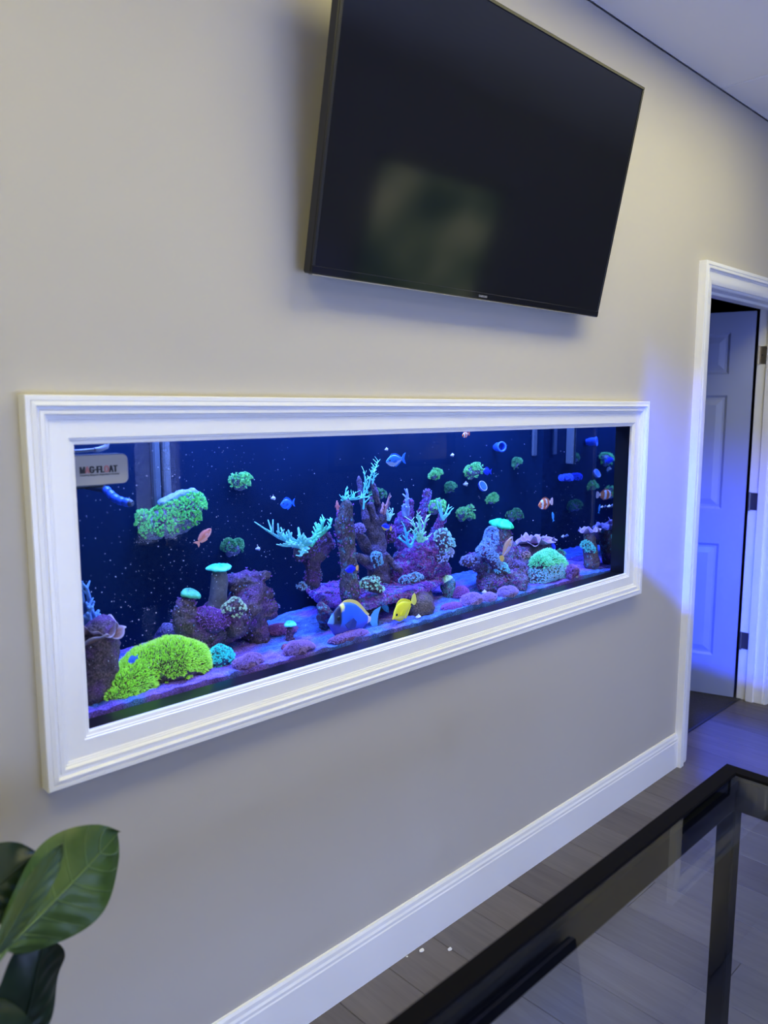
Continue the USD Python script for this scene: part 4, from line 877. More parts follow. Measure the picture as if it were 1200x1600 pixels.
# right reef mound
RM = chain((2.0624, 0.1780, 0.9500), .050, (2.1216, 0.2200, 1.0022), .060, (2.1999, 0.2300, 1.0292), .050, (2.1889, 0.2400, 1.0827), .036, (2.1805, 0.2400, 1.1138), .024) + chain((2.1147, 0.2200, 0.9918), .045, (2.0277, 0.2300, 1.0299), .026, (2.0036, 0.2300, 1.0422), .018) + chain((2.2262, 0.2200, 0.9754), .055, (2.2989, 0.2400, 0.9977), .045) + chain((2.1364, 0.1468, 0.9500), .05, (2.2262, 0.2200, 0.9754), .05)
rock('live_rock', 'broad reef mound crusted in blue and purple on the right of the tank', RM, 101, .008, 46, purple=.40, top=.4, alt=LILAC, teal=.15, growth=1500)
T = Thing('leather_coral', 'brilliant green folded leather coral on top of the right reef mound', 'coral', (2.1841, 0.2350, 1.1462))
t = roughen(bones_mesh(chain((2.1882, 0.2400, 1.1036), .016, (2.1883, 0.2380, 1.1362), .020), .006), .001, 60, 102); T.add('stalk', t, 'coral_dull', col=flat_col(t, (.2, .1, .2)), smooth=True)
cap(T, (2.1843, 0.2350, 1.1393), .041, .022, (.02, .80, .30), (.06, 1.0, .45), 103, tilt=(-.12, .1), wav=.2)
T = Thing('plate_coral', 'mauve ruffled plate coral on the right shoulder of the right reef mound', 'coral', (2.4300, 0.2600, 1.0512))
t = roughen(bones_mesh(chain((2.2887, 0.2500, 1.0049), .030, (2.3983, 0.2600, 1.0181), .040, (2.4972, 0.2700, 1.0091), .030), .008), .004, 40, 104); clamp_tank(t); T.add('stalk', t, 'rock', col=rock_color(t, 104, .2), smooth=True)
plate(T, (2.4161, 0.2500, 1.0443), .088, .060, .014, (.42, .22, .46), (.62, .46, .75), 105, lobes=6)
plate(T, (2.3768, 0.2400, 1.0528), .050, .040, .020, (.46, .25, .50), (.65, .48, .78), 106, lobes=5)
mat_coral('encrusting_coral', 'column of light blue crust coral down the left face of the right reef mound', 'coral', chain((2.0881, 0.2050, 1.1282), .018, (2.0595, 0.1900, 1.0934), .020, (2.0164, 0.1800, 1.0738), .022, (2.0359, 0.1650, 1.0513), .020, (2.0581, 0.1600, 1.0269), .018), 107, 900, .006, .004, (.16, .36, .62), (.38, .52, .80), (.4, .6, .9), style='polyp', floor=False, glow='coral_dull', purple=.6)
mat_coral('finger_coral', 'bright light blue knob coral low on the front of the right reef mound', 'coral', chain((2.0666, 0.1500, 1.0139), .015, (2.0884, 0.1500, 0.9974), .012), 108, 160, .006, .004, (.10, .45, .70), (.25, .70, .85), (.3, .8, .9), style='polyp', floor=False)
mat_coral('finger_coral', 'pale lilac knob coral on the left tip of the right reef mound', 'coral', chain((1.9782, 0.2200, 1.0383), .016, (2.0085, 0.2200, 1.0429), .014), 109, 140, .006, .004, (.28, .34, .62), (.42, .48, .75), (.4, .5, .8), style='polyp', floor=False, glow='coral_dull')
mat_coral('encrusting_coral', 'dim purple crust coral at the lower right of the right reef mound', 'coral', chain((2.1515, 0.1650, 1.0038), .022, (2.2035, 0.1700, 0.9909), .018), 110, 240, .006, .004, (.22, .16, .42), (.3, .24, .55), (.3, .3, .6), style='polyp', floor=False, glow='coral_dull')
mat_coral('encrusting_coral', 'small pink shelf coral beneath the mauve plate coral', 'coral', chain((2.2587, 0.2000, 1.0231), .010, (2.2899, 0.2000, 1.0212), .009), 111, 60, .003, .004, (.62, .36, .42), (.70, .48, .50), (.7, .5, .5), style='polyp', floor=False, glow='coral_dull')
# right green mound
mat_coral('star_polyp_mat', 'bright green star polyp mound at the right front of the tank', 'coral', chain((2.2912, 0.1500, 0.9952), .030, (2.3545, 0.1550, 0.9973), .038, (2.4102, 0.1500, 0.9734), .030), 112, 4200, .010, .0014, (.05, .60, .32), (.18, .92, .50), (.45, 1.0, .75), floor=False, up_min=-.1)
mat_coral('encrusting_coral', 'blue-grey speckled rock base of zoanthids beneath the right green mound', 'coral', chain((2.2846, 0.1550, 0.9484), .040, (2.3163, 0.1500, 0.9680), .040, (2.3733, 0.1500, 0.9643), .042, (2.4240, 0.1500, 0.9520), .038), 113, 2600, .0055, .0036, (.12, .50, .60), (.40, .58, .85), (.3, .7, .8), style='polyp', glow='polyp', purple=.3, up_min=-.9)
mat_coral('tuft_coral', 'small dark green tuft coral behind the right green mound', 'coral', [((2.5019, 0.2000, 0.9953), .016)] + chain((2.5070, 0.2000, 0.9821), .010, (2.5235, 0.1980, 0.9450), .012), 114, 320, .009, .0016, (.05, .32, .22), (.10, .45, .30), (.15, .6, .4), floor=False, glow='coral_dull')
dome('dome_coral', 'purple bushy dome coral just right of the right green mound', (2.4316, 0.0943, 0.9450), .034, .030, 115, (.34, .16, .52), (.45, .25, .65), (.15, .06, .22), n=800, length=.007, stretch=(1, .8), glow='coral_dull', rad=.003)
# stand, plate and tuft added to fill out reflections in the right end pane
rock('rock_column', 'added dark rock stand beside the right end pane under a lilac plate coral', chain((2.6250, 0.1372, 0.9546), .030, (2.6300, 0.1483, 1.0157), .027, (2.6350, 0.1557, 1.0571), .020), 121, .005, 50, purple=.25, teal=.2)
T = Thing('plate_coral', 'added lilac ruffled plate coral standing in for a reflection at the right end pane', 'coral', (2.6350, 0.1564, 1.0747))
plate(T, (2.6360, 0.1569, 1.0720), .048, .036, .014, (.36, .24, .55), (.60, .50, .85), 122, lobes=5)
mat_coral('tuft_coral', 'added turquoise tuft coral on the dark stand beside the right end pane', 'coral', chain((2.6050, 0.1503, 1.0261), .014, (2.6080, 0.1346, 1.0077), .013), 124, 300, .008, .003, (.05, .40, .42), (.15, .65, .62), (.2, .8, .7), style='polyp', floor=False)

# green colonies that grow on the back panel and the right end panel
def tuft(px, r, label, seed, aspect=1.0, dim=1.0, n=520, side='back', skirt=False):
    c = np.array(px, float)
    g = np.random.default_rng(seed); bones = [(c + [0, r * .3, -r * .45], r * .5)]
    for q in range(4): bones.append((c + [r * aspect * g.uniform(-.8, .8), -r * g.uniform(.0, .35), r * g.uniform(-.45, .45)], r * g.uniform(.34, .58)))
    bones.append((c + [-r * .4 * aspect, -r * .1, 0], r * .42, c + [r * .4 * aspect, -r * .1, r * .1], r * .42))
    T = mat_coral('wall_coral', label, 'coral', bones, seed, n, .0080, .0030, np.array([.05, .36, .12]) * dim, np.array([.26, .80, .26]) * dim, (.3, .8, .3), style='polyp', floor=False, up_min=-.12, base=np.array([.22, .24, .32]), amp=.006, freq=50, purple=.1,
                  glow='polyp' if dim > .7 else 'coral_dull', keep=lambda q: np.clip((fbm(q * 60, 2, seed + 3) - .36) * 8, 0, 1))
WALLC = [((1.2028, 0.4000, 1.3541), .027, 'green polyp clump high on the back panel at the left third', 1.0, 1.0), ((1.1675, 0.4000, 1.1642), .026, 'dull green polyp clump on the back panel above the turquoise cap', 1.3, .65),
    ((1.7184, 0.4000, 1.2703), .022, 'faint green clump on the back panel behind the branched rock', 1.2, .45), ((2.0127, 0.4000, 1.3219), .020, 'small green clump on the back panel above the two-armed mound', 1.2, .9),
    ((2.0920, 0.4000, 1.2710), .021, 'slanting green clump on the back panel between two rounder ones', .8, .6), ((2.2130, 0.4000, 1.3195), .033, 'big bushy green clump high on the back panel right of the middle', 1.1, 1.0),
    ((2.0052, 0.3950, 1.2071), .030, 'vivid green clump on the back panel behind the forked coral', 1.4, 1.25), ((2.1650, 0.4000, 1.1686), .030, 'mottled green clump on the back panel right of the forked coral', 1.3, .8),
    ((2.3339, 0.4000, 1.2070), .019, 'round green button clump on the back panel above the brilliant green coral', 1.0, .75), ((2.4703, 0.4000, 1.1293), .030, 'dull green shelf clump on the back panel right of the brilliant green coral', 1.5, .5),
    ((2.4879, 0.4000, 1.3391), .022, 'narrow green clump high on the back panel towards the right', .6, .6)]
for i, (p, r, lab, asp, dim) in enumerate(WALLC): tuft(p, r, lab, 200 + 7 * i, asp, dim)
# big shelf colony on the left
BIG = chain((0.9225, 0.3750, 1.2532), .030, (0.9719, 0.3720, 1.2783), .036, (1.0299, 0.3750, 1.2995), .034) + chain((0.9643, 0.3800, 1.2515), .026, (1.0063, 0.3800, 1.2470), .022, (1.0355, 0.3800, 1.2713), .022) + chain((0.9071, 0.3850, 1.2636), .018, (0.9009, 0.3850, 1.2806), .012)
T = mat_coral('wall_coral', 'large green polyp shelf on the back panel at the left', 'coral', BIG, 401, 1900, .0070, .0030, (.06, .48, .12), (.22, .82, .20), (.3, .8, .3), style='polyp', floor=False, up_min=-.25, base=np.array([.24, .26, .30]), amp=.007, freq=38, purple=.05)
p = np.array([(0.9447, 0.3720, 1.3138), (0.9629, 0.3720, 1.3222), (0.9849, 0.3720, 1.3287), (1.0083, 0.3740, 1.3350), (1.0307, 0.3740, 1.3350), (1.0505, 0.3760, 1.3282), (1.0627, 0.3780, 1.3152)])
t = roughen(bones_mesh([(a, .010, b, .010) for a, b in zip(p[:-1], p[1:])], .004), .0035, 90, 402); T.add('upper_rim', t, 'coral_dull', col=flat_col(t, (.22, .34, .75), 3), smooth=True, label='blue knobbly upper rim')
# ---------------------------------------------------------------- fish
def fish(name, label, nose, tail, depth, body, group=None, thick=.36, prof='oval', fins=None, roll=0.0, eye=True, tailform='fork', dorsal=.35, tailcol=None, fincol=None, dorsalcol=None):
    """nose and tail: world points; depth: body height / body length; body(t, z) -> colour with t 0 nose .. 1 tail root, z -1 belly .. 1 back"""
    nose, tail = np.array(nose, float), np.array(tail, float); L = np.linalg.norm(nose - tail); X = (nose - tail) / L
    Zu = np.array([0, 0, 1.0]); Zu = Zu - X * (Zu @ X); Zu /= np.linalg.norm(Zu); Yv = np.cross(Zu, X)
    Zu, Yv = Zu * math.cos(roll) + Yv * math.sin(roll), Yv * math.cos(roll) - Zu * math.sin(roll)
    mid = (nose + tail) / 2
    def W(p): p = np.atleast_2d(p); return mid + L * (p[:, :1] * X + p[:, 1:2] * Yv + p[:, 2:] * Zu)
    T = Thing(name, label, 'fish', mid, group)
    BL_ = .80                                      # body share of the whole length
    ts = np.linspace(0, 1, 30); tt = np.array([0, .06, .15, .3, .45, .6, .75, .88, 1.0])
    P = {'oval': ([.05, .30, .60, .92, 1.0, .92, .66, .36, .22], [.05, .26, .56, .90, 1.0, .90, .62, .34, .20]),
         'disc': ([.06, .34, .74, 1.0, 1.0, .88, .58, .27, .14], [.06, .22, .58, .92, 1.0, .88, .58, .26, .13]),
         'tang': ([.07, .24, .62, 1.0, 1.0, .86, .56, .24, .12], [.06, .10, .40, .86, .98, .86, .56, .24, .12]),
         'slim': ([.10, .44, .74, .96, 1.0, .92, .74, .52, .34], [.08, .36, .66, .94, 1.0, .92, .72, .48, .32])}[prof]
    topc, botc = np.interp(ts, tt, P[0]) * depth * BL_ / 2, np.interp(ts, tt, P[1]) * depth * BL_ / 2
    for c in (topc, botc): c[1:-1] = (c[:-2] + 2 * c[1:-1] + c[2:]) / 4
    wid = np.interp(ts, tt, [.06, .40, .72, .96, 1.0, .86, .60, .32, .14]) * depth * BL_ / 2 * thick
    NS = 20; v, c, f = [], [], []
    for i, t in enumerate(ts):
        for k in range(NS):
            a = 2 * math.pi * k / NS; s = math.sin(a); z = (topc if s > 0 else botc)[i] * s
            v.append([.5 - t * BL_, wid[i] * math.cos(a), z]); c.append(body(t, s))
    for i in range(len(ts) - 1):
        for k in range(NS):
            a, b = i * NS + k, i * NS + (k + 1) % NS; f += [[a, b, b + NS], [a, b + NS, a + NS]]
    v += [[.5 + .004, 0, 0], [.5 - BL_ - .004, 0, 0]]; c += [body(0, 0), body(1, 0)]; n = len(v)
    for k in range(NS): f += [[n - 2, (k + 1) % NS, k], [n - 1, (len(ts) - 1) * NS + k, (len(ts) - 1) * NS + (k + 1) % NS]]
    m = trimesh.Trimesh(W(np.array(v)), np.array(f), process=False); m.fix_normals(); T.add('body', m, 'fish_skin', col=np.array(c), smooth=True)
    def fin(nm, poly, col, y=0.0, out=0.0, edge=None):
        poly = np.array(poly, float); h = .004 + .0006 / L
        a = np.column_stack([poly[:, 0], np.full(len(poly), y + h / 2), poly[:, 1]]); b = a.copy(); b[:, 1] -= h
        if out:
            far = np.linalg.norm(poly - poly[0], axis=1); a[:, 1] += out * far; b[:, 1] += out * far
        tv2, tf = trimesh.creation.triangulate_polygon(sg.Polygon(poly), engine='earcut')
        idx = [int(np.argmin(np.linalg.norm(poly - x, axis=1))) for x in tv2]; n_ = len(poly)
        F = [[idx[i], idx[j], idx[k]] for i, j, k in tf] + [[n_ + idx[i], n_ + idx[k], n_ + idx[j]] for i, j, k in tf]
        for j in range(n_): k = (j + 1) % n_; F += [[j, k, n_ + k], [j, n_ + k, n_ + j]]
        mm = trimesh.Trimesh(W(np.vstack([a, b])), np.array(F), process=False); mm.fix_normals()
        cc = np.tile(np.array(col, float), (2 * n_, 1))
        if edge is not None:
            for q in range(n_):
                if q in edge[0]: cc[q] = cc[n_ + q] = edge[1]
        T.add(nm, mm, 'fish_skin', col=cc)
    fc = fincol if fincol is not None else np.array(body(.6, .6)) * .8; tc = tailcol if tailcol is not None else np.array(body(.95, 0)); dc = dorsalcol if dorsalcol is not None else fc
    up_ = lambda t: np.interp(t, ts, topc); dn = lambda t: np.interp(t, ts, botc)
    d1 = np.linspace(.24, .93, 12); x = lambda t: .5 - t * BL_
    fin('dorsal_fin', [(x(t), up_(t) - .01) for t in d1] + [(x(t) - .02, up_(t) + depth * BL_ * .5 * dorsal * (math.sin(math.pi * min(1, (t - .2) / .80)) ** .5)) for t in d1[::-1]], dc)
    d2 = np.linspace(.55, .93, 9)
    fin('anal_fin', [(x(t), -dn(t) + .01) for t in d2] + [(x(t) - .02, -dn(t) - depth * BL_ * .5 * dorsal * (math.sin(math.pi * min(1, (t - .45) / .55)) ** .5)) for t in d2[::-1]], fc)
    tx0 = .5 - BL_ + .01; th = max(topc[-1], .02); TW = (.10 if tailform == 'lunate' else .14) + .06 * depth
    if tailform == 'fork': poly = [(tx0, th * .8), (tx0 - .09, TW * .75), (-.5, TW), (-.5 + .06, TW * .3), (-.5 + .075, 0), (-.5 + .06, -TW * .3), (-.5, -TW), (tx0 - .09, -TW * .75), (tx0, -th * .8)]
    elif tailform == 'lunate': poly = [(tx0, th * .9), (tx0 - .07, TW * .8), (-.5 + .01, TW * 1.15), (-.5 + .035, TW * .5), (-.5 + .045, 0), (-.5 + .035, -TW * .5), (-.5 + .01, -TW * 1.15), (tx0 - .07, -TW * .8), (tx0, -th * .9)]
    else: poly = [(tx0, th * .9), (tx0 - .08, TW * .7), (-.5 + .03, TW * .8), (-.5, TW * .4), (-.5, -TW * .4), (-.5 + .03, -TW * .8), (tx0 - .08, -TW * .7), (tx0, -th * .9)]
    fin('tail_fin', poly, tc)
    if fins == 'band':
        fin('tail_band', [(-.5 + .028, TW * .8), (-.5 + .010, TW * .9), (-.5 + .032, TW * .45), (-.5 + .038, 0), (-.5 + .032, -TW * .45), (-.5 + .010, -TW * .9), (-.5 + .028, -TW * .8), (-.5 + .048, -TW * .4), (-.5 + .054, 0), (-.5 + .048, TW * .4)], (.01, .01, .05), y=.0)
    for s in (-1, 1):
        wx = x(.30); fin('pectoral_fin', [(wx, -depth * .04), (wx - .10, depth * .10), (wx - .16, depth * .02), (wx - .15, -depth * .10), (wx - .06, -depth * .13)], fc, y=s * float(np.interp(.3, ts, wid)) * .96, out=s * .25)
    if eye:
        et = .17 if prof != 'slim' else .12
        for s in (-1, 1):
            e = trimesh.creation.icosphere(2, 1.0); rr = .020 + .03 * depth * .5
            ez = float(up_(et)) * .30; ey = float(np.interp(et, ts, wid)) * .88
            e.vertices = W(np.array(e.vertices) * [rr, rr * .5, rr] + [x(et), s * ey, ez]); e.fix_normals(); T.add('eye', e, 'eye_black', smooth=True)
    return T
A_ = np.array
def c_tang(t, z):
    c = A_([.03, .13, .85]) if t > .20 else A_([.10, .30, .90])
    if t > .90: c = A_([.75, .60, .45])
    elif z < -.25: c = A_([.05, .06, .48])
    if .16 < t < .30 and z > .75: c = A_([.85, .75, .15])
    if .07 < t < .23 and z > -.15: c = A_([.008, .012, .06])
    return c
fish('blue_tang', 'big blue tang with dark face mask and yellow back edge at the front middle', (1.2762, 0.1150, 0.9854), (1.5024, 0.1500, 0.9487), .58, c_tang, prof='disc', thick=.30, dorsal=.16, dorsalcol=(.85, .70, .20), fincol=(.02, .04, .30), tailcol=(.10, .40, .85), tailform='lunate', fins='band')
fish('yellow_tang', 'bright yellow tang nosing downward under the middle slab', (1.5076, 0.1050, 0.9529), (1.6316, 0.1300, 0.9908), .56, lambda t, z: A_([.92, .82, .03]) * (.8 + .2 * (z > -.5)), prof='tang', thick=.26, dorsal=.28, dorsalcol=(.90, .85, .03), fincol=(.85, .80, .03), tailcol=(.85, .80, .15), tailform='trunc')
OR = A_([.95, .32, .22])
fish('anthias', 'orange anthias swimming up right at the left of the tank', (0.9833, 0.2000, 1.2629), (0.9515, 0.2200, 1.2233), .42, lambda t, z: OR * (1 if z > -.3 else 1.05) + (A_([0, .15, .25]) if z < -.4 else 0), prof='slim', tailcol=(.95, .42, .32), fincol=(.95, .40, .35))
fish('anthias', 'orange anthias hiding behind the top of the pillar', (1.4432, 0.2700, 1.2856), (1.4842, 0.3100, 1.2345), .40, lambda t, z: A_([.90, .32, .32]), prof='slim')
BLU = A_([.02, .16, .95])
fish('chromis', 'small vivid blue damselfish in open water left of the pillar', (1.2056, 0.2200, 1.2997), (1.2695, 0.2400, 1.2993), .50, lambda t, z: BLU * (1.0 if z > -.3 else 1.2), prof='oval', tailform='fork', dorsal=.4)
fish('chromis', 'pale-bellied blue chromis near the surface above the branched rock', (1.5551, 0.1800, 1.3979), (1.6575, 0.2000, 1.4035), .42, lambda t, z: A_([.03, .22, .95]) if z > -.1 else A_([.35, .50, .85]), prof='oval', tailform='fork', dorsal=.25)
fish('damselfish', 'deep blue damselfish with yellow tail in front of the pillar', (1.3688, 0.1500, 1.1104), (1.4276, 0.1600, 1.1076), .44, lambda t, z: A_([.01, .02, .95]), prof='oval', tailcol=(.85, .50, .15), tailform='trunc', dorsal=.2)
fish('damselfish', 'blue damselfish with a yellow belly right of the branched rock', (1.5942, 0.2400, 1.1995), (1.6474, 0.2500, 1.1847), .46, lambda t, z: A_([.01, .03, .95]) if z > -.35 else A_([.8, .6, .1]), prof='oval', tailcol=(.8, .5, .12), tailform='trunc', dorsal=.2)
fish('damselfish', 'light blue fish half hidden under the middle slab above the big blue tang', (1.5848, 0.2000, 0.9408), (1.5693, 0.2200, 0.9775), .46, lambda t, z: A_([.06, .40, .95]), prof='oval', dorsal=.3)
fish('damselfish', 'small blue fish resting over the large star polyp carpet', (0.7101, 0.1000, 1.0160), (0.7385, 0.1100, 1.0185), .62, lambda t, z: A_([.04, .15, .90]), prof='disc', dorsal=.3)
fish('damselfish', 'deep blue fish at the right tip of the mauve plate coral', (2.4663, 0.2000, 1.0173), (2.4581, 0.2100, 1.0540), .40, lambda t, z: A_([.01, .03, .95]), prof='slim', dorsal=.3)
fish('damselfish', 'tiny light blue fish hanging upright below the clownfish', (2.5170, 0.2500, 1.1547), (2.5276, 0.2500, 1.1162), .42, lambda t, z: A_([.05, .38, .92]), prof='slim', dorsal=.3)
def c_clown(t, z):
    return A_([.85, .85, .92]) if (.20 < t < .32 or .52 < t < .66 or t > .93) else A_([.75, .20, .05])
fish('clownfish', 'orange clownfish with white bands at the right of the tank', (2.4222, 0.2500, 1.1880), (2.5342, 0.2600, 1.1947), .46, c_clown, prof='oval', tailform='round', tailcol=(.8, .6, .6), fincol=(.5, .15, .06), dorsal=.25)
fish('clownfish', 'dark orange clownfish cut by the top edge of the tank', (1.9637, 0.2400, 1.4618), (2.0150, 0.2500, 1.4688), .46, c_clown, prof='oval', tailform='round', tailcol=(.6, .15, .05), fincol=(.5, .12, .05), dorsal=.25)
def c_fox(t, z):
    if t < .16: return A_([.35, .30, .50])
    return A_([.50, .42, .75]) if z < .1 else A_([.42, .25, .18])
fish('rabbitfish', 'grey and brown rabbitfish hanging head up before the right reef mound', (2.1041, 0.1300, 1.1219), (2.0527, 0.1400, 1.0438), .40, c_fox, prof='oval', tailcol=(.60, .42, .12), fincol=(.40, .30, .25), dorsal=.2, tailform='trunc')
fish('chromis', 'dark blue fish left of the narrow green clump', (2.2270, 0.3600, 1.3233), (2.2888, 0.3700, 1.3169), .5, lambda t, z: A_([.01, .03, .55]), prof='oval')

# ---------------------------------------------------------------- snails and barnacles
def shell(label, p, r, seed, cat='snail', name='white_snail', group=None):
    c = np.array(p, float); pts, rr = [], []
    for k in range(26):
        q = k / 25; a = q * 4.6 * math.pi; R = r * .62 * (1 - q) ** 1.1
        pts.append(c + [R * math.cos(a), R * math.sin(a), r * (1.25 * q - .35)]); rr.append(max(.0005, r * .46 * (1 - q) ** .9))
    m = tube(pts, rr, 8); clamp_tank(m); single(name, m, 'snail_white', label, cat, group, smooth=True)
for p, r, lab in (((1.2588, 0.4050, 1.1519), .009, 'white snail on the back panel right of the dull green clump'), ((1.3164, 0.4050, 1.2941), .009, 'white snail on the back panel left of the vivid blue damselfish'),
                  ((1.6155, 0.1038, 0.9400), .011, 'white snail shell on the sand by the glass below the yellow tang'), ((2.4348, 0.0772, 0.9400), .010, 'white snail shell beside the purple bushy dome coral'), ((1.9853, 0.1523, 0.9450), .011, 'white snail shell on the sand left of the right reef mound'),
                  ((2.1833, 0.4050, 1.2760), .012, 'grey snail on the back panel below the big bushy clump'), ((2.1063, 0.4050, 1.3853), .009, 'pale snail high on the back panel above the small green clump'), ((1.7758, 0.4050, 1.4183), .008, 'pale snail on the back panel above the pale-bellied chromis'),
                  ((2.6780, 0.3020, 1.0346), .009, 'white snail low on the right end pane'), ((2.6800, 0.1311, 1.1710), .007, 'small white snail on the right end pane near the black edge'), ((2.6800, 0.1010, 1.1762), .009, 'larger white snail right by the black right edge')):
    shell(lab, p, r, 1)

# ---------------------------------------------------------------- tank fittings
def nozzle(name, label, p, r, d, cat='nozzle', depth=.03):
    p = np.array(p, float); d = np.array(d, float) / np.linalg.norm(d)
    T = Thing(name, label, cat, p)
    M_ = trimesh.geometry.align_vectors([0, 0, 1], d)
    def place(m): m = to_tri(m); m.apply_transform(M_); m.apply_translation(p); return m
    T.add('ring', place(trimesh.creation.torus(r, r * .22, 28, 10)), 'pipe_white' if 0 else 'blue_plastic', smooth=True)
    T.add('body', place(lathe([(r * .80, 0), (r * 1.05, 0), (r * 1.05, -depth * .6), (r * .7, -depth), (0, -depth), (0, -depth * .9), (r * .6, -depth * .85), (r * .80, -depth * .5)], n=28)), 'blue_plastic', smooth=30)
    T.add('blade', place(bevel_box((-r * .75, -r * .12, -depth * .4), (r * .75, r * .12, -depth * .3), .001)), 'hood_black')
nozzle('circulation_pump', 'ring-shaped blue pump nozzle on the back panel near the top right', (2.3547, 0.3750, 1.4076), .017, (-.35, -1, .1), 'pump', .045)
T = Thing('suction_cup', 'round pale-rimmed blue suction disc on the back panel', 'suction cup', (2.2907, 0.4100, 1.2610))
c = np.array((2.2845, 0.4050, 1.2618)); M_ = trimesh.geometry.align_vectors([0, 0, 1], [0, -1, .55])
def pl_(m): m = to_tri(m); m.apply_transform(M_); m.apply_translation(c); return m
T.add('disc', pl_(lathe([(0, .002), (.016, .002), (.021, -.004), (.019, -.010), (0, -.010)], n=32)), 'blue_plastic', smooth=30)
T.add('rim', pl_(trimesh.creation.torus(.0195, .0016, 32, 8)), 'snail_white', smooth=True)
# jointed return pipe at the left
T = Thing('return_nozzle', 'jointed bright blue return pipe pointing right at the upper left', 'pipe', (0.7606, 0.2500, 1.3607))
jp = [np.array(q, float) for q in ((0.7670, 0.3000, 1.3682), (0.7713, 0.2900, 1.3612), (0.7755, 0.2800, 1.3513), (0.7804, 0.2650, 1.3447), (0.7870, 0.2500, 1.3410), (0.7951, 0.2350, 1.3387))]
for a, b in zip(jp[:-1], jp[1:]):
    T.add('segment', tube([a + (b - a) * .02, a + (b - a) * .3, a + (b - a) * .8, b], [.0085, .0105, .0100, .0075], 14), 'blue_plastic', smooth=35)
T.add('tip', tube([jp[-1], jp[-1] + (jp[-1] - jp[-2]) * .45], [.0095, .006], 14), 'pipe_grey', smooth=35)
T.add('feed_pipe', tube([jp[0] + [-.03, .11, .01], jp[0] + [-.01, .03, .003], jp[0]], [.010, .010, .0085], 14), 'pipe_grey', smooth=35)
T = Thing('reflection_bars', 'pair of grey-blue upright bars standing in for reflections at the upper left of the back panel', 'pipe', (0.9488, 0.4000, 1.3541))  # solid bars built in place of room reflections in the glass
for a, b in (((0.9520, 0.4000, 1.4687), (0.9231, 0.4000, 1.2154)), ((0.9805, 0.4000, 1.4679), (0.9584, 0.4000, 1.2868))):
    a, b = np.array(a), np.array(b); b[0] = a[0]
    T.add('upright', bevel_box((a[0] - .010, BY - .022, b[2]), (a[0] + .010, BY - .001, 1.518), .004), 'pipe_grey')
T = Thing('water_inlet', 'pale horizontal inlet pipe at the water surface in the upper left corner', 'pipe', (0.6505, 0.1000, 1.4703))
a, b = np.array((0.6164, 0.1050, 1.4676)), np.array((0.6618, 0.1050, 1.4697)); T.add('pipe', tube([a - [.01, 0, 0], b], [.0035, .0035], 12), 'pipe_white', smooth=30)
e = np.array((0.6942, 0.1200, 1.4745)); T.add('elbow', tube([b, b + [.012, .004, 0], e, e + [.006, .004, .012], e + [.006, .004, .03]], [.0048, .0055, .0055, .005, .005], 12), 'pipe_white', smooth=30)
for px, w_, lab in (((2.6363, 0.4000, 1.4176), .030, 'pale grey upright strip standing in for a reflection high on the back panel at the right'),):  # strip modelled where only a reflection shows
    a = np.array(px); single('reflection_strip', bevel_box((a[0] - w_, BY - .012, (2.6532, 0.4100, 1.3593)[2]), (a[0] - .002, BY - .001, 1.518), .003), 'pipe_grey', lab, 'strip')
a = np.array((2.6800, 0.2870, 1.4197)); single('reflection_strip', bevel_box((AX1 - .012, a[1] - .017, (2.6800, 0.2837, 1.3303)[2]), (AX1 - .001, a[1] + .017, 1.518), .003), 'pipe_grey', 'pale grey upright strip standing in for a reflection high on the right end panel', 'strip')  # second strip, likewise solid in place of a reflection
for p, r, lab, sd in (((2.6600, 0.2868, 1.2773), .026, 'vivid blue crust coral on the right end pane', 501),):
    c = np.array(p); mat_coral('encrusting_coral', lab, 'coral', [(c + [0, -r * .6, 0], r * .5, c + [0, r * .6, -r * .2], r * .45)], sd, 320, .004, .003, (.02, .08, .85), (.06, .15, .95), (.1, .2, 1), style='polyp', floor=False, base=np.array([.03, .06, .5]), glow='coral_glow', purple=.0)

# floating magnet cleaner on the outside of the glass
MC, MR = np.array((0.6035, 0.0600, 1.4303)), np.array((0.7093, 0.0600, 1.4333))
mg = Thing('magnet_cleaner', 'light grey rounded magnet glass cleaner stuck on the upper left of the pane', 'cleaner', (MC + MR) / 2)
zc = ((0.6406, 0.0480, 1.4639)[2] + (0.6504, 0.0480, 1.4043)[2]) / 2; hh = ((0.6406, 0.0480, 1.4639)[2] - (0.6504, 0.0480, 1.4043)[2]) / 2
xr = (0.7036, 0.0480, 1.4343)[0]; xl = xr - .165
shape = sg.box(xl + .012, zc - hh + .012, xr - .012, zc + hh - .012).buffer(.012, quad_segs=8)
def loft(polys):
    v, f = [], []; n = len(polys[0][0])
    for q, y in polys: v += [(x, y, z) for x, z in q]
    for k in range(len(polys) - 1):
        for j in range(n): a, b = k * n + j, k * n + (j + 1) % n; f += [[a, b, b + n], [a, b + n, a + n]]
    v += [tuple(np.mean([(x, polys[0][1], z) for x, z in polys[0][0]], 0)), tuple(np.mean([(x, polys[-1][1], z) for x, z in polys[-1][0]], 0))]; m_ = len(v)
    for j in range(n): f += [[m_ - 2, (j + 1) % n, j], [m_ - 1, (len(polys) - 1) * n + j, (len(polys) - 1) * n + (j + 1) % n]]
    m = trimesh.Trimesh(np.array(v), np.array(f), process=False); m.fix_normals(); return m
ring0 = np.array(shape.exterior.coords)[:-1]; cen = np.array([(xl + xr) / 2, zc])
body_y = .0405
mg.add('body', loft([(ring0, .0695), (ring0, body_y + .006), (cen + (ring0 - cen) * .985, body_y + .002), (cen + (ring0 - cen) * .955, body_y)]), 'cleaner_grey', smooth=30)
mg.add('felt_pad', box((xl + .01, .0690, zc - hh + .01), (xr - .01, .0699, zc + hh - .01)), 'hood_black')
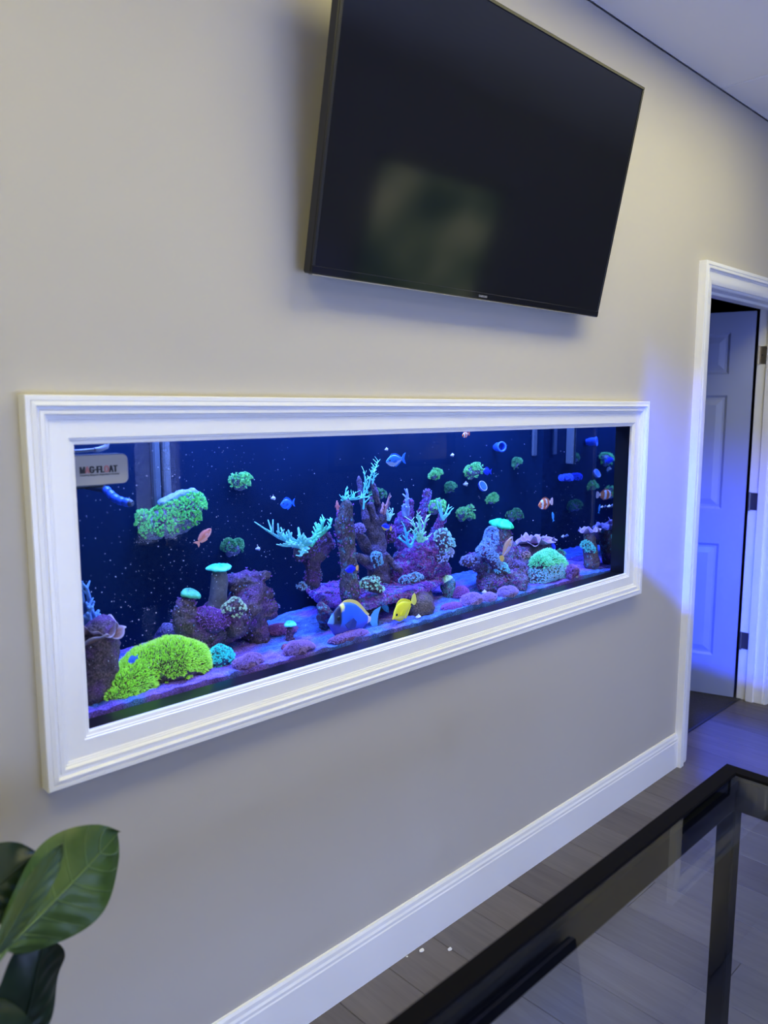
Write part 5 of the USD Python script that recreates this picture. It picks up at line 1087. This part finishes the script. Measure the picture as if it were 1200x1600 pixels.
def letters(s, x, z, h, m, name, bold=True, width=None):
    t = meshkit.text_mesh(s, h, .0006, bold=bold); b = t.bounds; v = np.array(t.vertices); v[:, :2] -= b[0][:2]
    sx = (width / (b[1][0] - b[0][0])) if width else 1.0
    t.vertices = np.stack([x + v[:, 0] * sx, body_y - .0004 + .0003 - v[:, 2], z + v[:, 1]], 1); t.fix_normals()
    if bold: t = cat_([t] + [trimesh.Trimesh(t.vertices + [dx_, -.00002 * i_, 0], t.faces, process=False) for i_, dx_ in enumerate((-.0006, .0006, .0011))])
    mg.add(name, t, m, kind='stuff' if len(s) > 1 else None); return x + (b[1][0] - b[0][0]) * sx
u0, u1 = (0.6041, 0.0405, 1.4290)[0], (0.6828, 0.0405, 1.4396)[0]
zl = (0.6354, 0.0405, 1.4284)[2]; H = .0125; k = (u1 - u0) / 9.6; x = u0
for ch, wd, mm in (('M', 1.25, 'ink_dark'), ('A', 1.05, 'ink_red'), ('G', 1.15, 'ink_dark'), ('-', .6, 'ink_dark'), ('F', .95, 'ink_dark'), ('L', .9, 'ink_dark'), ('O', 1.15, 'ink_red'), ('A', 1.1, 'ink_dark'), ('T', 1.0, 'ink_dark')):
    letters(ch, x, zl + (H * .42 if ch == '-' else 0), H if ch != '-' else H, mm, 'letter', True, wd * k * .9); x += wd * k
letters('Floating Magnet Aquarium Cleaner', u0, zl - .0062, .0034, 'ink_dark', 'small_print', False, u1 - u0)
mi = Thing('magnet_scrubber', 'dark inner scrubber of the magnet cleaner behind the pane', 'cleaner', (xl, .09, zc))
mi.add('body', bevel_box((xl + .004, .0822, zc - hh - .010), (xr - .03, .100, zc + hh - .012), .006), 'hood_black')
mi.add('pad', bevel_box((xl + .006, .0812, zc - hh - .006), (xr - .034, .0822, zc + hh - .016), .0004), 'pipe_grey')

# ---------------------------------------------------------------- specks in the water
rg = np.random.default_rng(77); V, F = [], []; off = 0
base_i = trimesh.creation.icosphere(0, 1.0)
for i in range(1000):
    if i < 560: x_, y_ = rg.normal(.84, .17), rg.uniform(.0835, .099)
    else: x_, y_ = rg.uniform(.60, 2.66), rg.uniform(.0835, .099)
    z_ = rg.uniform(.99, 1.47)
    if not (AX0 + .02 < x_ < AX1 - .02): continue
    r_ = .00040 + .0009 * rg.random() ** 3
    V.append(base_i.vertices * r_ + [x_, y_, z_]); F.append(base_i.faces + off); off += len(base_i.vertices)
single('drifting_specks', trimesh.Trimesh(np.vstack(V), np.vstack(F), process=False), 'speck_white', 'tiny white specks drifting in the tank water', 'specks', kind='stuff')
